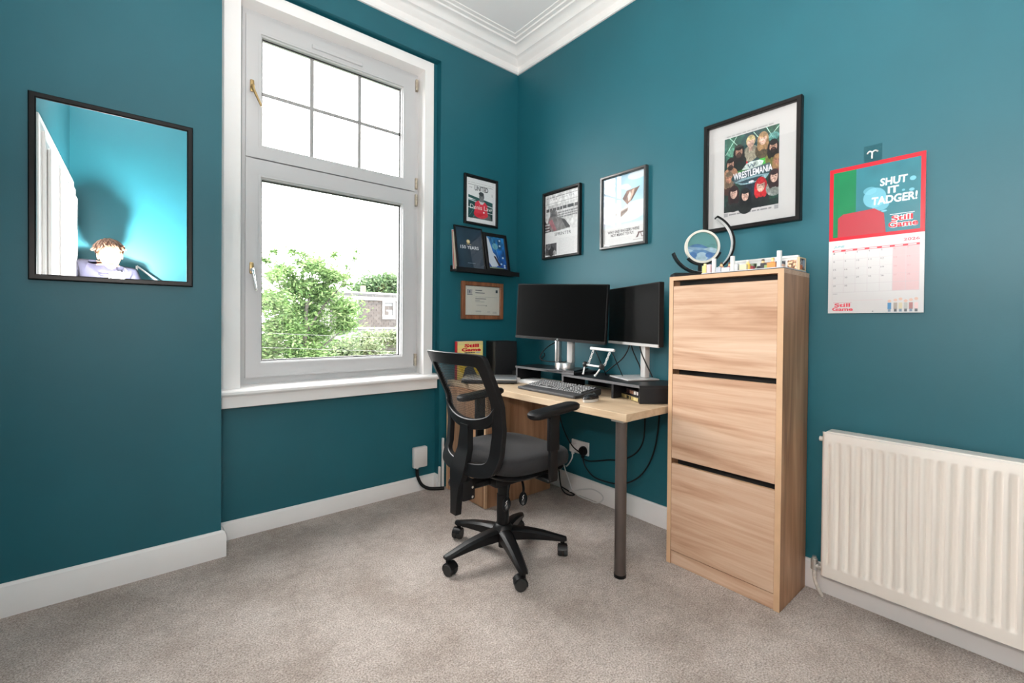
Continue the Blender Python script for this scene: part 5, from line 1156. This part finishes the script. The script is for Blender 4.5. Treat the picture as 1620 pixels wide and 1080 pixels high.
# head
HC = Vector((.040, .165, 1.655)); tilt = Matrix.Rotation(math.radians(-16), 3, 'X') @ Matrix.Rotation(math.radians(-6), 3, 'Y')
bm = bmesh.new(); bmesh.ops.create_uvsphere(bm, u_segments=32, v_segments=24, radius=1)
for v in bm.verts:
    x, y, z = v.co; w = .076-(.020*max(0, -z)**1.3); d = .098
    X, Y, Z = x*w, y*d, z*.122
    if y > 0:
        Y += .016*math.exp(-((x/.16)**2))*math.exp(-((z+.12)/.16)**2)                  # nose
        Y -= .010*(math.exp(-(((x-.42)/.2)**2))+math.exp(-(((x+.42)/.2)**2)))*math.exp(-((z-.06)/.12)**2)   # eye sockets
        Y += .006*math.exp(-((x/.35)**2))*math.exp(-((z+.50)/.08)**2)                  # lips
        Y += .008*math.exp(-((x/.3)**2))*math.exp(-((z+.86)/.16)**2)                   # chin
    v.co = HC + tilt @ Vector((X, Y, Z))
hd = obj('head', bm, SKIN, PE, smooth='all')
for sgn in (-1, 1):
    bm = bmesh.new(); bmesh.ops.create_uvsphere(bm, u_segments=12, v_segments=8, radius=.012, matrix=Matrix.Translation(HC + tilt @ Vector((sgn*.031,.080,.008)))); obj('eye', bm, mat('eye_white', (.7,.7,.7), rough=.2), hd, smooth='all')
    bm = bmesh.new(); bmesh.ops.create_uvsphere(bm, u_segments=12, v_segments=8, radius=1)
    for v in bm.verts: v.co = HC + tilt @ Vector((sgn*.079+v.co.x*.010, -.004+v.co.y*.018, -.004+v.co.z*.032))
    obj('ear', bm, SKIN, hd, smooth='all')
bm = bmesh.new(); tube(bm, [HC + tilt @ Vector((q*.024, .099-.010*q*q, -.062-.003*q*q)) for q in (-1,-.5,0,.5,1)], .004, n=6); obj('mouth', bm, mat('lip', s(186,112,104), rough=.5), hd, smooth='all')
# tousled hair: cap plus locks
bm = bmesh.new(); bmesh.ops.create_uvsphere(bm, u_segments=36, v_segments=24, radius=1)
rgh = random.Random(4)
for v in bm.verts:
    x, y, z = v.co; k = 1+.06*math.sin(17*x+9*z)*math.cos(13*y+4*x)+rgh.uniform(-.03,.03)
    v.co = HC + tilt @ Vector((x*.094*k, y*.110*k-.004, z*.114*k+.032))
bmesh.ops.delete(bm, geom=[v for v in bm.verts if (lambda q: (q.z < .012+.045*max(0,q.y/.1) and q.y > -.02) or q.z < -.05)(tilt.inverted() @ (v.co-HC))], context='VERTS')
hr = obj('hair', bm, HAIR, PE, smooth='all')
for i in range(90):
    a = rgh.uniform(-PI*.15, PI*1.15); el = rgh.uniform(.35,1.2)
    p0 = Vector((.084*math.cos(a)*math.cos(el), .10*math.sin(a)*math.cos(el)-.006, .108*math.sin(el)+.026)); dv = Vector((math.cos(a), math.sin(a)+.3, -.4)).normalized()
    q0 = HC+tilt @ p0; bm = bmesh.new(); tube(bm, spline([q0, q0+tilt @ (dv*.018+Vector((0,0,.010))), q0+tilt @ (dv*.040+Vector((rgh.uniform(-.012,.012),0,-.006)))], 3), [.009,.0095,.0095,.008,.007,.005,.002], n=6); obj('lock', bm, HAIR, hr, smooth='all')
# shirt collar
bm = bmesh.new(); cpos = Vector((.028,.108,1.50)); tube(bm, [cpos+Vector((.070*math.cos(q), .066*math.sin(q)-.01, .016*math.cos(q*1)*0-.018*math.sin(q))) for q in [2*PI*k/20 for k in range(20)]], .013, n=8, closed=True); obj('collar', bm, SHIRT, PE, smooth='all')

# ------------------------------------------------------------------ put every root at its thing's foot
bpy.context.view_layer.update()
for o in [o for o in COL.objects if o.parent is None and o.type == 'EMPTY' and o.location.length < 1e-6]:
    lo = Vector((1e9,)*3); hi = Vector((-1e9,)*3)
    def walk(q):
        global lo, hi
        if q.type == 'MESH':
            for c in q.bound_box:
                w = q.matrix_world @ Vector(c); lo = Vector(map(min, lo, w)); hi = Vector(map(max, hi, w))
        for c in q.children: walk(c)
    walk(o); p = Vector(((lo.x+hi.x)/2, (lo.y+hi.y)/2, lo.z)); o.location = p
    for c in o.children: c.location = c.location - p
for o in [o for o in COL.objects if o.parent is None and o.type == 'MESH' and o.location.length < 1e-6 and not o.get('kind')]:
    b = [Vector(c) for c in o.bound_box]; p = Vector(((min(c.x for c in b)+max(c.x for c in b))/2, (min(c.y for c in b)+max(c.y for c in b))/2, min(c.z for c in b)))
    o.data.transform(Matrix.Translation(-p)); o.location = p
